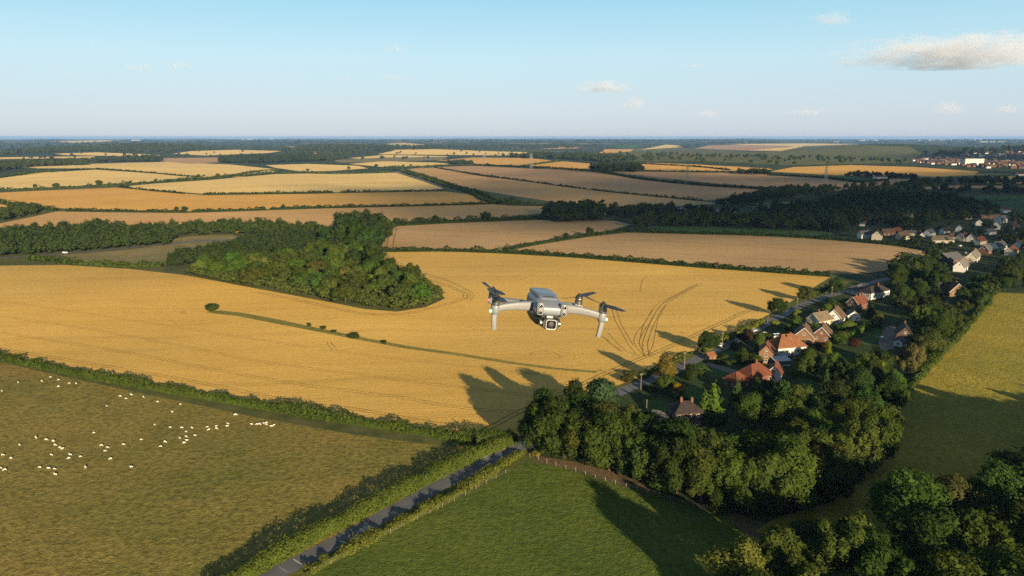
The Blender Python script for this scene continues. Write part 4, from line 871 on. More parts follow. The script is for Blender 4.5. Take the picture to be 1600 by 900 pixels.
# --- woods and belts too far or too dense to count
wood([(-60, 380), (-30, 374), (60, 369), (200, 363), (262, 368), (276, 381), (120, 394), (-60, 405)], 8.5, 13, (0.033, 0.052, 0.018), 'dark wood along the main road at the left', 420)
wood([(272, 360), (350, 356), (430, 357), (505, 363), (500, 372), (430, 370), (376, 366), (270, 369)], 9, 11, (0.036, 0.056, 0.018), 'dark tree belt above the dry bank', 300)
wood([(370, 385), (420, 374), (500, 371), (525, 376), (510, 392), (480, 404), (400, 404), (255, 418), (260, 408), (320, 396)], 8.5, 9.5, (0.030, 0.047, 0.018), 'dark upper slope of the wood behind the wheat', 420)
wood([(850, 342), (862, 334), (935, 335), (938, 345), (880, 348)], 9, 17, (0.026, 0.042, 0.016), 'dense dark plantation beside the rutted tan field', 300)
wood([(-60, 340), (0, 334), (30, 328), (75, 327), (60, 334), (0, 347), (-60, 352)], 10, 11, (0.04, 0.058, 0.018), 'scrubby wood corner at the left edge', 200)
wood([(940, 336), (960, 330), (1000, 329), (1060, 331), (1150, 332), (1170, 335), (1060, 333), (1010, 340), (960, 341)], 13, 12, (0.028, 0.043, 0.017), 'tree belt round the white farmhouse', 180)
wood([(985, 361), (992, 352), (1060, 346), (1150, 347), (1250, 350), (1310, 350), (1320, 366), (1299, 362), (1200, 357), (1090, 354), (1010, 354)], 11, 14, (0.033, 0.049, 0.018), 'dark tree belt behind the rounded tan field', 220)
wood([(1180, 330), (1240, 328), (1300, 318), (1330, 300), (1420, 303), (1480, 312), (1520, 318), (1560, 333), (1540, 345), (1440, 350), (1410, 344), (1380, 350), (1330, 356), (1250, 348)], 14, 14, (0.034, 0.050, 0.018), 'dark mass of trees round the church', 180, keep=.68)
wood([(1560, 345), (1610, 336), (1720, 338), (1720, 400), (1610, 402), (1575, 385), (1600, 365)], 16, 11, (0.033, 0.049, 0.018), 'trees at the right edge of the village', 200, keep=.32)
wood([(1380, 380), (1432, 377), (1450, 384), (1490, 384), (1500, 402), (1470, 414), (1440, 412), (1452, 396), (1430, 386)], 13, 8, (0.03, 0.046, 0.017), 'trees between the village houses and the rounded field', 260, keep=.6)
wood([(1538, 434), (1560, 414), (1620, 400), (1720, 402), (1720, 430), (1570, 434)], 13, 9, (0.025, 0.04, 0.016), 'dark trees behind the thatched village terrace', 260)
wood([(1380, 432), (1400, 420), (1440, 416), (1468, 420), (1490, 430), (1440, 436)], 10, 11, (0.03, 0.048, 0.016), 'dark thicket beyond the white long house', 400)
wood([(1440, 362), (1500, 356), (1560, 362), (1585, 375), (1545, 383), (1530, 370), (1480, 364), (1445, 372)], 18, 8, (0.03, 0.045, 0.017), 'garden trees between the village bungalows', 200, keep=.3)
wood([(1180, 304), (1210, 297), (1260, 296), (1310, 297), (1300, 303), (1230, 310), (1160, 322), (1120, 322)], 16, 12, (0.033, 0.049, 0.018), 'tree belt at the end of the shaded tan fields', 150)
wood([(1310, 297), (1400, 290), (1440, 286), (1600, 284), (1720, 288), (1720, 292), (1500, 289), (1420, 294)], 20, 13, (0.026, 0.04, 0.017), 'long dark tree belt beyond the village', 130, keep=.8)
wood([(1340, 302), (1420, 298), (1560, 298), (1720, 299), (1720, 308), (1560, 303), (1440, 303)], 18, 12, (0.026, 0.04, 0.017), 'dark belt of trees above the bright green field', 130, keep=.8)
wood([(1310, 276), (1330, 273), (1350, 274), (1395, 276), (1430, 278), (1436, 281), (1390, 279), (1340, 277)], 18, 12, (0.028, 0.04, 0.018), 'trees round the far farm', 120)
wood([(915, 266), (960, 263), (1008, 266), (1006, 269), (940, 269)], 20, 20, (0.03, 0.045, 0.02), 'long dark copse in the flat orange fields', 120)
wood([(1142, 271.5), (1180, 270), (1205, 271.5), (1204, 273.5), (1150, 273)], 18, 14, (0.024, 0.036, 0.017), 'flat topped dark copse above the shaded tan field', 120)
wood([(700, 255), (720, 254), (738, 256.5), (735, 258), (705, 256.5)], 16, 14, (0.035, 0.052, 0.02), 'small dark copse at the corner of the pylon field', 120)
wood([(1385, 353), (1400, 350), (1445, 350), (1450, 356), (1410, 360)], 10, 11, (0.026, 0.042, 0.014), 'dark trees in front of the church tower', 220)
wood([(1330, 362), (1400, 358), (1500, 352), (1600, 350), (1610, 395), (1540, 412), (1500, 404), (1440, 384), (1380, 376)], 15, 6.5, (0.03, 0.048, 0.016), 'low garden trees scattered through the village', 170, keep=.25)
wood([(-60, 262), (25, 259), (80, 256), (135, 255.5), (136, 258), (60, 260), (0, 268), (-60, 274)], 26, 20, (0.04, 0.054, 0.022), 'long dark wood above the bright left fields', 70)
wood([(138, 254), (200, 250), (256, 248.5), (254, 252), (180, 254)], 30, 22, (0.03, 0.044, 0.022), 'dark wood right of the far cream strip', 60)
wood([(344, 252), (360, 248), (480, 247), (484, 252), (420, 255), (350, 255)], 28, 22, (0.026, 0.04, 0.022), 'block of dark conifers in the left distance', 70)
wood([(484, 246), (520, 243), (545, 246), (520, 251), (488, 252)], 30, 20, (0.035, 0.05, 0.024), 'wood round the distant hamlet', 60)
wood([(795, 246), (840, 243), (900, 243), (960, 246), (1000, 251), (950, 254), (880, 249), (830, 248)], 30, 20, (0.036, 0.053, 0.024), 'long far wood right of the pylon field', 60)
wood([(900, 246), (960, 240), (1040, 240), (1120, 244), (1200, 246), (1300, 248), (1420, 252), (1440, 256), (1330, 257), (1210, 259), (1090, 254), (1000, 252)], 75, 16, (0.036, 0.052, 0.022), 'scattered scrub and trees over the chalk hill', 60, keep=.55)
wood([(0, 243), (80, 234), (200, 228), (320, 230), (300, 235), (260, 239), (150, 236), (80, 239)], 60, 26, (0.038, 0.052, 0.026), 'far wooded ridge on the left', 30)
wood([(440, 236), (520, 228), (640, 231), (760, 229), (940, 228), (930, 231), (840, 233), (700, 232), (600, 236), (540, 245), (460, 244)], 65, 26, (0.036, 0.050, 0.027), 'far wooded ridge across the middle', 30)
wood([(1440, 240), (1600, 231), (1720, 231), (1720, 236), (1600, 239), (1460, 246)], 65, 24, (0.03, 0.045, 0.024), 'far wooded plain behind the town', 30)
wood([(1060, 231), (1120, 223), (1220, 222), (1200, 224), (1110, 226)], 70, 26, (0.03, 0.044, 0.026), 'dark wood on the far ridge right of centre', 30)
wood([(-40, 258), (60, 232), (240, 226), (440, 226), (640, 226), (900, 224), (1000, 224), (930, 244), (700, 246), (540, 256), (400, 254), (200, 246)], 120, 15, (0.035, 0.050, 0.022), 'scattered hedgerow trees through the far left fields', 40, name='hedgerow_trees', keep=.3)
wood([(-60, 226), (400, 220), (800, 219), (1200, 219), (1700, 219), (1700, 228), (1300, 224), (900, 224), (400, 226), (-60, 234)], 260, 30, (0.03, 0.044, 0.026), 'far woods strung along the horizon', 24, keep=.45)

# ------------------------------------------------------------------ buildings
def wallmat(name, col, rough=0.85): return plain(name, col, rough, 0, 0.2, 0.1, 0.8)
WHITE_W = wallmat('white_render', (0.503, 0.496, 0.474)); CREAM_W = wallmat('cream_render', (0.399, 0.361, 0.283)); 
def brickmat(name, col):
    m = N(name); P = m.obj(); b = m.node('ShaderNodeTexBrick'); b.inputs['Scale'].default_value = 4.0; b.inputs['Mortar Size'].default_value = 0.015
    m.put(b.inputs['Color1'], col); m.put(b.inputs['Color2'], tuple(c * 0.7 for c in col)); m.put(b.inputs['Mortar'], (0.14, 0.115, 0.095))
    sp = m.node('ShaderNodeSeparateXYZ'); m.l.new(P, sp.inputs[0]); cb = m.node('ShaderNodeCombineXYZ'); m.put(cb.inputs[0], m.math('ADD', sp.outputs[0], sp.outputs[1])); m.l.new(sp.outputs[2], cb.inputs[1]); m.l.new(cb.outputs[0], b.inputs['Vector']); m.bsdf(b.outputs['Color'], 0.9, 0, 0.1); return m.mat
BRICK = brickmat('red_brick', (0.156, 0.068, 0.039)); OBRICK = brickmat('orange_brick', (0.223, 0.118, 0.062)); DBRICK = brickmat('dark_brick', (0.078, 0.045, 0.033))
def tilemat(name, col):
    m = N(name); P = m.obj(); sp = m.node('ShaderNodeSeparateXYZ'); m.l.new(P, sp.inputs[0])
    cs = m.math('FRACT', m.math('MULTIPLY', sp.outputs[2], 4.5)); n = m.noise(P, 0.9, 5, 0.7); n2 = m.noise(P, 6, 2)
    c = m.mix(m.ramp(n, 0, 1, .3, .7), tuple(x * 0.48 for x in col), tuple(min(1, x * 1.35) for x in col)); c = m.mix(m.ramp(n2, 0, .4), c, tuple(x * 0.8 for x in col))
    c = m.mix(m.math('MULTIPLY', m.math('LESS_THAN', cs, 0.2), 0.45), c, tuple(x * 0.4 for x in col))
    m.bsdf(c, 0.8, 0, 0.2, m.bump(cs, 0.5, 0.05)); return m.mat
R_RED = tilemat('red_clay_tiles', (0.129, 0.045, 0.024)); R_OR = tilemat('orange_clay_tiles', (0.186, 0.079, 0.036)); R_BR = tilemat('brown_tiles', (0.112, 0.070, 0.042))
R_DK = tilemat('dark_tiles', (0.037, 0.029, 0.028)); R_GR = tilemat('grey_slates', (0.090, 0.090, 0.096)); R_TAN = tilemat('tan_lichen_tiles', (0.144, 0.115, 0.074)); R_THATCH = tilemat('weathered_thatch', (0.147, 0.126, 0.098))  # dark tiles carry some of the shade on the roofs in their colour
TRIM = plain('white_trim', (0.532, 0.532, 0.511), 0.5, 0, 0.4, 0.04); WOODD = plain('brown_door_paint', (0.10, 0.06, 0.04), 0.5)
def glassmat():
    m = N('window_glass'); m.bsdf((0.025, 0.03, 0.036), 0.06, 0, 0.6); return m.mat
GLASS = glassmat(); METAL = plain('galvanised_metal', (0.30, 0.31, 0.32), 0.5, 0.6); POT = plain('terracotta_pot', (0.30, 0.13, 0.07), 0.8)
_wm = {}
def win_meshes(wd, ht):
    k = (wd, ht)
    if k not in _wm:
        f = MB(); t = 0.09; a, b = wd / 2, ht / 2
        f.box(-a, a, -.06, .04, -b, -b + t).box(-a, a, -.06, .04, b - t, b).box(-a, -a + t, -.058, .038, -b + t, b - t).box(a - t, a, -.058, .038, -b + t, b - t).box(-.035, .035, -.05, .03, -b + t, b - t).box(-a - .06, a + .06, -.12, .0, -b - .07, -b)
        g = MB().box(-a + t, a - t, -.015, .015, -b + t, b - t); _wm[k] = (f.mesh('window', TRIM), g.mesh('pane', GLASS))
    return _wm[k]
def window(par, x, y, z, side, wd=1.2, ht=1.15):
    f, g = win_meshes(wd, ht); rz = {'f': 0, 'b': math.pi, 'r': math.pi / 2, 'l': -math.pi / 2}[side]
    o = link('window', f, par, (x, y, z), rz); link('pane', g, o); return o
def roof_part(par, L, Wd, eave, rise, kind, mat, verge=None):
    oh, ov, th = 0.45, 0.35, 0.16; m = MB()
    if kind == 'hip':
        a, b = L / 2 + oh, Wd / 2 + oh; r = max(0.3, L / 2 - Wd / 2 * 0.95); z0 = eave - 0.12; z1 = eave + rise
        v = [(-a, -b, z0), (a, -b, z0), (a, b, z0), (-a, b, z0), (-a, -b, z0 + th), (a, -b, z0 + th), (a, b, z0 + th), (-a, b, z0 + th), (-r, 0, z1), (r, 0, z1)]
        m.add(v, [(3, 2, 1, 0), (0, 1, 5, 4), (1, 2, 6, 5), (2, 3, 7, 6), (3, 0, 4, 7), (4, 5, 9, 8), (6, 7, 8, 9), (5, 6, 9), (7, 4, 8)])
        m.tube((-r, 0, z1), (r, 0, z1), .11, n=6)
        for sx, ex in ((-1, -r), (1, r)):
            for sy in (-1, 1): m.tube((sx * a, sy * b, z0 + th), (ex, 0, z1), .10, n=5)
    else:
        a = L / 2 + ov; b = Wd / 2 + oh; sl = rise / (Wd / 2); z0 = eave - sl * oh; z1 = eave + rise
        for s in (-1, 1):
            m.add([(-a, s * b, z0), (a, s * b, z0), (a, 0, z1), (-a, 0, z1), (-a, s * b, z0 + th), (a, s * b, z0 + th), (a, 0, z1 + th), (-a, 0, z1 + th)],
                  [(0, 1, 2, 3), (4, 7, 6, 5), (0, 4, 5, 1), (1, 5, 6, 2), (3, 7, 4, 0)] if s > 0 else [(3, 2, 1, 0), (5, 6, 7, 4), (1, 5, 4, 0), (2, 6, 5, 1), (0, 4, 7, 3)])
        m.tube((-a, 0, z1 + th), (a, 0, z1 + th), .12, n=6)
    ro = m.build('roof', mat, par)
    if kind != 'hip' and verge:
        for s in (-1, 1):
            q = MB(); x0, x1 = (a + .005, a + .09) if s > 0 else (-a - .09, -a - .005)
            for t in (-1, 1):
                vv = [(x0, t * b, z0 - .16), (x1, t * b, z0 - .16), (x1, 0, z1 - .14), (x0, 0, z1 - .14), (x0, t * b, z0 + th), (x1, t * b, z0 + th), (x1, 0, z1 + th), (x0, 0, z1 + th)]
                q.add(vv, [(3, 2, 1, 0), (4, 5, 6, 7), (0, 1, 5, 4), (2, 3, 7, 6), (1, 2, 6, 5), (3, 0, 4, 7)])
            q.build('bargeboard', TRIM, par)
    return ro
def house(px, py, rot, L, Wd, eave, rise, kind, wmat, rmat, label, wins=(3, 2), storeys=1, chim=((0.3, 0.0),), verge=False, name='house', cat='house', door=True, gable_win=True, dormer=0, group=None, detail=True):
    x, y, z = gp(px, py); h = empty(name, (x, y, z - 0.05), R(rot)); tag(h, label, cat, group)
    a, b = L / 2, Wd / 2; m = MB(); v = [(-a, -b, -.6), (a, -b, -.6), (a, b, -.6), (-a, b, -.6), (-a, -b, eave), (a, -b, eave), (a, b, eave), (-a, b, eave)]
    m.add(v, [(3, 2, 1, 0), (4, 5, 6, 7), (0, 1, 5, 4), (1, 2, 6, 5), (2, 3, 7, 6), (3, 0, 4, 7)])
    if kind != 'hip':
        for s in (-1, 1):
            xx = s * a; m.add([(xx, -b, eave + .002), (xx, b, eave + .002), (xx, 0, eave + rise - .02), (xx - s * .3, -b, eave + .002), (xx - s * .3, b, eave + .002), (xx - s * .3, 0, eave + rise - .02)],
                              [(0, 1, 2) if s > 0 else (2, 1, 0), (5, 4, 3) if s > 0 else (3, 4, 5), (0, 3, 4, 1), (1, 4, 5, 2), (2, 5, 3, 0)])
    m.build('wall', wmat, h)
    ro = roof_part(h, L, Wd, eave, rise, kind, rmat, verge)
    for t, off in chim:
        zc = eave + rise * (1 - abs(off)); q = MB(); cx, cyy = t * a, off * b
        q.box(cx - .42, cx + .42, cyy - .32, cyy + .32, zc - 0.9, zc + 1.15); q.box(cx - .48, cx + .48, cyy - .38, cyy + .38, zc + 1.152, zc + 1.28)
        q.tube((cx - .18, cyy, zc + 1.282), (cx - .18, cyy, zc + 1.62), .10, .09, 8, 1); q.tube((cx + .18, cyy, zc + 1.282), (cx + .18, cyy, zc + 1.62), .10, .09, 8, 1)
        q.build('chimney', [BRICK, POT], ro)
    sh = eave / storeys; nf, ns = wins
    for st in range(storeys):
        zz = sh * st + sh * 0.56
        for i in range(nf):
            xx = -a + L * (i + .5) / nf
            if not (door and st == 0 and i == nf // 2): window(h, xx, -b - .012, zz, 'f', min(1.7, L / nf * .5))
            if detail: window(h, xx, b + .012, zz, 'b', min(1.5, L / nf * .5))
        for i in range(ns):
            yy = -b + Wd * (i + .5) / ns; window(h, a + .012, yy, zz, 'r', min(1.4, Wd / ns * .5))
            if detail: window(h, -a - .012, yy, zz, 'l', min(1.4, Wd / ns * .5))
    if kind != 'hip' and gable_win and rise > 2.2:
        window(h, a + .012, 0, eave + rise * .32, 'r', 1.2, 1.0); window(h, -a - .012, 0, eave + rise * .32, 'l', 1.2, 1.0)
    if door:
        xx = -a + L * (nf // 2 + .5) / nf; d = MB().box(xx - .5, xx + .5, -b - .06, -b + .02, 0, 2.1).build('door', WOODD, h); MB().box(xx + .32, xx + .4, -b - .1, -b - .062, .98, 1.1).build('handle', METAL, d)
    for i in range(dormer):
        xx = -a + L * (i + .5) / dormer; yd = -b * .62; zb = eave + rise * .25
        d = MB().box(xx - .9, xx + .9, yd - .6, yd + 1.4, zb, zb + 1.35).build('dormer', wmat, h); MB().box(xx - 1.05, xx + 1.05, yd - .75, yd + 1.5, zb + 1.352, zb + 1.5).build('dormer_roof', rmat, d)
        window(h, xx, yd - .615, zb + .7, 'f', 1.3, .95)
    return h
H = house
H(1070, 661, 8, 10, 7.5, 5.4, 3.0, 'hip', DBRICK, R_DK, 'dark brick two storey house with white window bands below the bright conifers', (3, 2), 2, ((-.35, 0), (.5, .2)))
H(1034, 657, -28, 6.5, 3.6, 2.5, 0.9, 'gable', WHITE_W, R_GR, 'low garage with grey roof and white end beside the dark brick house', (2, 1), 1, (), name='garage', cat='garage', gable_win=False)
H(1178, 596, 32, 13, 8.5, 3.6, 4.4, 'hip', BRICK, R_RED, 'long house with red hipped roof above the grey conifer', (4, 2), 1, ((.1, 0),))
H(1150, 603, 32, 8, 7, 3.0, 3.2, 'hip', BRICK, R_RED, 'lower red roofed wing house half hidden by the conifers', (3, 2), 1, ())
H(1210, 592, 62, 8, 6, 3.6, 3.0, 'gable', WHITE_W, R_RED, 'small white gabled house just right of the long red roof', (2, 1), 1, ((.2, 0),), verge=True)
H(1197, 564, 68, 8.5, 6.2, 5.2, 3.6, 'gable', OBRICK, R_RED, 'narrow brick gabled house with chimney beside the conservatory', (2, 1), 2, ((-.75, 0),))
H(1228, 551, 14, 15, 9.5, 4.0, 5.2, 'hip', WHITE_W, R_OR, 'white walled house under a big orange hipped roof', (5, 3), 1, ((-.1, -.25), (.3, .2)))
H(1256, 532, 66, 12, 9.5, 3.4, 4.6, 'gable', OBRICK, R_BR, 'brown tiled gabled house with pale verge behind the orange roof', (3, 2), 1, ((-.4, .1),), verge=True)
H(1284, 530, 62, 11, 8.5, 3.3, 4.2, 'gable', BRICK, R_BR, 'second brown tiled gabled house with red porch', (3, 2), 1, ((.4, .1),), verge=True)
H(1281, 506, 30, 12, 8, 3.2, 3.6, 'gable', CREAM_W, R_TAN, 'lichen tan roofed bungalow between the brown gables and the white bargeboards', (3, 2), 1, ((-.3, 0),), verge=True)
H(1304, 503, 58, 12, 9, 3.4, 4.8, 'gable', WHITE_W, R_BR, 'house with steep brown roof and bold white bargeboards', (3, 2), 1, ((.1, .1),), verge=True)
H(1332, 499, 74, 7, 6.2, 2.8, 2.6, 'gable', WHITE_W, R_GR, 'small all white house with dark gable window', (2, 2), 1, (), verge=True)
H(1340, 481, 35, 12, 7.5, 3.6, 3.8, 'gable', BRICK, R_RED, 'red tiled house behind the steep brown roof', (3, 2), 1, ((.6, 0), (-.5, 0)), verge=True)
H(1366, 464, 32, 20, 8, 4.2, 3.2, 'hip', WHITE_W, R_DK, 'long white house with dark hipped roof at the top of the gardens', (6, 2), 1, ((.3, 0),))
H(1342, 458, 30, 13, 8, 2.8, 3.0, 'hip', WHITE_W, R_GR, 'low grey roofed house at the left end of the long white house', (4, 2), 1, ())
H(1412, 531, 66, 10, 8, 3.6, 4.4, 'gable', DBRICK, R_DK, 'dark cottage with deep shaded roof in the thicket', (3, 2), 1, ((.5, 0),), verge=False)
H(1406, 540, 40, 5, 4, 2.5, 1.0, 'gable', WHITE_W, R_GR, 'small white outbuilding in front of the dark cottage', (2, 1), 1, (), gable_win=False)
H(1492, 461, 72, 13, 9, 3.4, 5.4, 'gable', OBRICK, R_BR, 'orange brick house with sunlit white edged gable', (3, 2), 1, ((-.3, .1),), verge=True)
H(1475, 458, -4, 10, 8, 3.2, 4.0, 'gable', BRICK, R_DK, 'dark roofed wing left of the orange brick gable', (3, 2), 1, (), verge=False)
H(1532, 441, 10, 4.5, 3.5, 2.3, 0.6, 'gable', WHITE_W, TRIM, 'tiny pale garden shed glowing in the dark trees', (1, 1), 1, (), gable_win=False, name='garden_shed', cat='shed', door=False)
VG = 'village houses'
for px, py, rot, L, Wd, e, r, k, wm_, rm_, lab, kw in (
 (1352, 372, 10, 14, 7, 4.5, 3, 'gable', WHITE_W, R_GR, 'white house with low grey roof left of the cream gable', {}), (1370, 374, 60, 13, 9, 5.0, 4.2, 'gable', CREAM_W, R_DK, 'big cream gabled house at the field edge', {}),
 (1342, 350, 20, 16, 8, 5, 5, 'gable', BRICK, R_RED, 'old red roofed house with tall chimneys among dark trees', dict(chim=((.6, 0), (-.6, 0), (0, 0)))), (1345, 353, 10, 7, 5, 3, 2, 'gable', WHITE_W, R_GR, 'white outhouse below the old red roofed house', {}),
 (1386, 368, 0, 12, 7, 3.5, 3.4, 'gable', BRICK, R_BR, 'brown roofed cottage right of the cream gable', {}), (1400, 366, 15, 10, 7, 3.5, 3.4, 'gable', BRICK, R_RED, 'red roofed cottage among trees near the field edge', {}),
 (1420, 368, 5, 13, 7, 3, 2.4, 'gable', CREAM_W, R_GR, 'low pale roofed bungalow left of the white A shaped gables', {}), (1437, 375, 75, 11, 8, 3, 5, 'gable', WHITE_W, R_DK, 'dark house with two white edged A shaped gables', dict(verge=True)),
 (1468, 379, 5, 24, 9, 3, 4, 'hip', CREAM_W, R_TAN, 'long tan roofed bungalow at the village edge', dict(chim=())), (1486, 375, 20, 14, 8, 3.2, 4, 'hip', CREAM_W, R_BR, 'brown hipped bungalow behind the long tan one', {}),
 (1504, 376, 35, 13, 8, 3.6, 4, 'gable', CREAM_W, R_BR, 'brown house with cream gable right of the hipped bungalow', dict(verge=True)), (1516, 377, 55, 11, 7, 3.6, 4, 'gable', WHITE_W, R_DK, 'dark roofed house with white end below the lane bend', dict(verge=True)),
 (1482, 411, 25, 18, 14, 4.5, 4.0, 'gable', DBRICK, R_GR, 'wide hall with blue grey roof near the yellow canopy', dict(chim=())), (1502, 421, 52, 26, 8, 4.0, 4.6, 'gable', WHITE_W, R_THATCH, 'long thatched terrace seen end on', dict(verge=True)),
 (1520, 407, 52, 24, 8, 4.0, 4.6, 'gable', CREAM_W, R_THATCH, 'upper thatched terrace with pale roof edge', dict(verge=True)), (1540, 396, 40, 11, 8, 3.6, 4.5, 'gable', BRICK, R_GR, 'grey roofed house with red panel above the terrace', dict(verge=True)),
 (1546, 366, 25, 12, 7, 3.2, 3, 'gable', WHITE_W, R_GR, 'low white house with bright gable in the right village', dict(verge=True)), (1556, 358, 55, 12, 8, 5, 4, 'gable', WHITE_W, R_DK, 'tall white gabled house right of the village centre', dict(verge=True)),
 (1563, 348, 25, 14, 8, 5, 4, 'gable', WHITE_W, R_GR, 'white house with grey roof at the back of the village', dict(verge=True)), (1528, 352, 70, 9, 7, 4.5, 3, 'gable', WHITE_W, R_DK, 'small white end gable beside the long shed', {}),
 (1546, 341, 0, 26, 8, 3, 2, 'gable', BRICK, R_TAN, 'long brown shed in front of the pale plot', dict(chim=())), (1572, 376, 5, 20, 8, 2.8, 3, 'gable', OBRICK, R_RED, 'low red roofed range at the right of the village', dict(chim=())),
 (1592, 371, 30, 9, 7, 3.4, 3, 'gable', WHITE_W, R_RED, 'white fronted house at the right end of the red range', {}), (1582, 358, 20, 11, 8, 4, 4, 'gable', DBRICK, R_DK, 'dark house between the white gables and the right edge', {}),
 (1073, 330, 0, 17, 8, 6, 3, 'hip', WHITE_W, R_GR, 'white farmhouse with rows of windows by the green paddock', dict(storeys=2)), (1054, 328, 0, 15, 8, 3, 2.4, 'gable', WHITE_W, R_GR, 'long low grey barn left of the white farmhouse', dict(chim=())),
 (1128, 331, 15, 16, 8, 3.4, 3, 'gable', WHITE_W, R_GR, 'white cottage right of the white farmhouse', {}), (1145, 333, 75, 8, 7, 4, 4, 'gable', WHITE_W, R_DK, 'bright white gable end at the right of the farm cottages', dict(verge=True)),
 (1110, 329, 30, 10, 7, 3.4, 4, 'gable', BRICK, R_BR, 'brown cottage between the farmhouse and the white cottage', {}), (940, 335, 10, 16, 9, 3.4, 3, 'gable', WHITE_W, R_GR, 'grey roofed barn beside the dense plantation', dict(chim=())),
 (995, 333, 70, 8, 6, 4, 3, 'gable', WHITE_W, R_GR, 'small white end gable among trees left of the farmhouse', {}), (1393, 308, 20, 12, 8, 3.4, 3.5, 'gable', WHITE_W, R_DK, 'lone white house above the church trees', {}),
 (1457, 310, 20, 12, 8, 3.4, 3.5, 'gable', WHITE_W, R_BR, 'white cottage behind the tall dark trees', {}), (1375, 279, 5, 30, 12, 4, 3, 'gable', WHITE_W, R_GR, 'pale barn of the far farm', dict(chim=())), (1352, 277, 5, 26, 12, 4, 4, 'gable', BRICK, R_BR, 'brown roofed barn of the far farm', dict(chim=())),
 (470, 249, 10, 30, 16, 9, 6, 'gable', WHITE_W, R_BR, 'white house among dark conifers in the left distance', dict(chim=())), (490, 249, 0, 34, 14, 8, 6, 'gable', CREAM_W, R_OR, 'orange roofed house of the distant hamlet', dict(chim=())), (494, 241, 0, 30, 14, 8, 6, 'gable', CREAM_W, R_RED, 'upper house of the distant hamlet', dict(chim=())),
 (1596, 274.5, 0, 24, 10, 5, 4, 'gable', WHITE_W, R_RED, 'white farm building in the thin orange field', dict(chim=())),
 (1410, 374, 12, 11, 7.5, 4.0, 3.6, 'gable', CREAM_W, R_BR, 'brown roofed house behind the field hedge at the village front', {}),
 (1452, 369, 40, 11, 7.5, 4.0, 3.6, 'gable', WHITE_W, R_GR, 'white house between the A shaped gables and the bungalows', {}),
 (1478, 366, 10, 11, 7.5, 4.0, 3.6, 'gable', WHITE_W, R_DK, 'small white cottage behind the tan bungalows', {}),
 (1498, 362, 60, 11, 7.5, 4.0, 3.6, 'gable', WHITE_W, R_BR, 'pale gable end above the tan bungalows', {}),
 (1530, 382, 30, 11, 7.5, 4.0, 3.6, 'gable', CREAM_W, R_RED, 'cream house left of the red panel house', {}),
 (1560, 390, 15, 11, 7.5, 4.0, 3.6, 'gable', WHITE_W, R_GR, 'low white house under the red range', {}),
 (1580, 398, 40, 11, 7.5, 4.0, 3.6, 'gable', CREAM_W, R_RED, 'red roofed cottage at the lower right of the village', {}),
 (1596, 388, 20, 11, 7.5, 4.0, 3.6, 'gable', WHITE_W, R_DK, 'white cottage at the far right edge of the village', {}),
 (1570, 332, 10, 11, 7.5, 4.0, 3.6, 'gable', WHITE_W, R_BR, 'white house behind the pale plot at the back', {}),
 (1512, 342, 50, 11, 7.5, 4.0, 3.6, 'gable', WHITE_W, R_GR, 'white cottage left of the long brown shed', {}),
):
    H(px, py, rot, L, Wd, e, r, k, wm_, rm_, lab, (3, 1), name='house' if 'barn' not in lab and 'shed' not in lab and 'hall' not in lab else ('barn' if 'barn' in lab else ('shed' if 'shed' in lab else 'hall')),
      cat='house' if 'barn' not in lab and 'shed' not in lab and 'hall' not in lab else ('barn' if 'barn' in lab else ('shed' if 'shed' in lab else 'hall')), detail=False, door=False, **kw)

# conservatory
x, y, z = gp(1219, 570); cv_ = empty('conservatory', (x, y, z), R(14)); tag(cv_, 'white framed glass conservatory beside the brick gable', 'conservatory')
m = MB(); m.box(-4, 4, -2, 2, -.3, .5); m.build('base_wall', WHITE_W, cv_)
for i in range(9):
    xx = -4 + i; MB().box(xx - .05, xx + .05, -2.02, -1.92, .502, 2.4).build('post', TRIM, cv_)
    if i < 8: MB().box(xx + .06, xx + .94, -1.98, -1.95, .52, 2.38).build('pane', GLASS, cv_)
ROOFGL = plain('pale_polycarbonate', (0.385, 0.399, 0.406), 0.3, 0, 0.5, 0.05)
for i in range(8):
    x0 = -4 + i + .06; x1 = -4 + i + .94
    MB().add([(x0, -2.2, 2.42), (x1, -2.2, 2.42), (x1, 2, 3.5), (x0, 2, 3.5), (x0, -2.2, 2.46), (x1, -2.2, 2.46), (x1, 2, 3.54), (x0, 2, 3.54)], [(3, 2, 1, 0), (4, 5, 6, 7), (0, 1, 5, 4), (1, 2, 6, 5), (2, 3, 7, 6), (3, 0, 4, 7)]).build('roof_panel', ROOFGL, cv_)
m = MB()
for i in range(9): m.tube((-4 + i, -2.2, 2.46), (-4 + i, 2, 3.54), .055, n=5)
m.tube((-4.05, -2.2, 2.42), (4.05, -2.2, 2.42), .07, n=5); m.build('roof_frame', TRIM, cv_)

# church
STONE = plain('flint_stone', (0.127, 0.104, 0.073), 0.9, 0, 0.1, 0.3, 0.6)
x, y, z = gp(1418, 352); z -= 7; ch = empty('church', (x, y, z), R(18)); tag(ch, 'stone church tower rising out of dark trees', 'church')
m = MB(); m.box(-4, 4, -4, 4, -1, 18); m.box(-4.15, 4.15, -4.15, 4.15, 11.9, 12.2); m.build('tower', STONE, ch)
m = MB()
for s in (-1, 1):
    for i in range(5):
        c = -3.4 + i * 1.7; m.box(c - .5, c + .5, s * 3.7 - .35, s * 3.7 + .35, 18.002, 19.2)
        if 0 < i < 4: m.box(s * 3.7 - .35, s * 3.7 + .35, c - .5, c + .5, 18.002, 19.2)
m.build('battlement', STONE, ch)
MB().box(3.2, 5.2, -1.2, 1.2, -1, 20.5).lathe([(1.5, 20.502), (0.05, 22.2)], 6, c=(4.2, 0, 0)).build('stair_turret', STONE, ch)
MB().tube((0, 0, 18), (0, 0, 26), .12, .06, 6).build('flagpole', TRIM, ch)
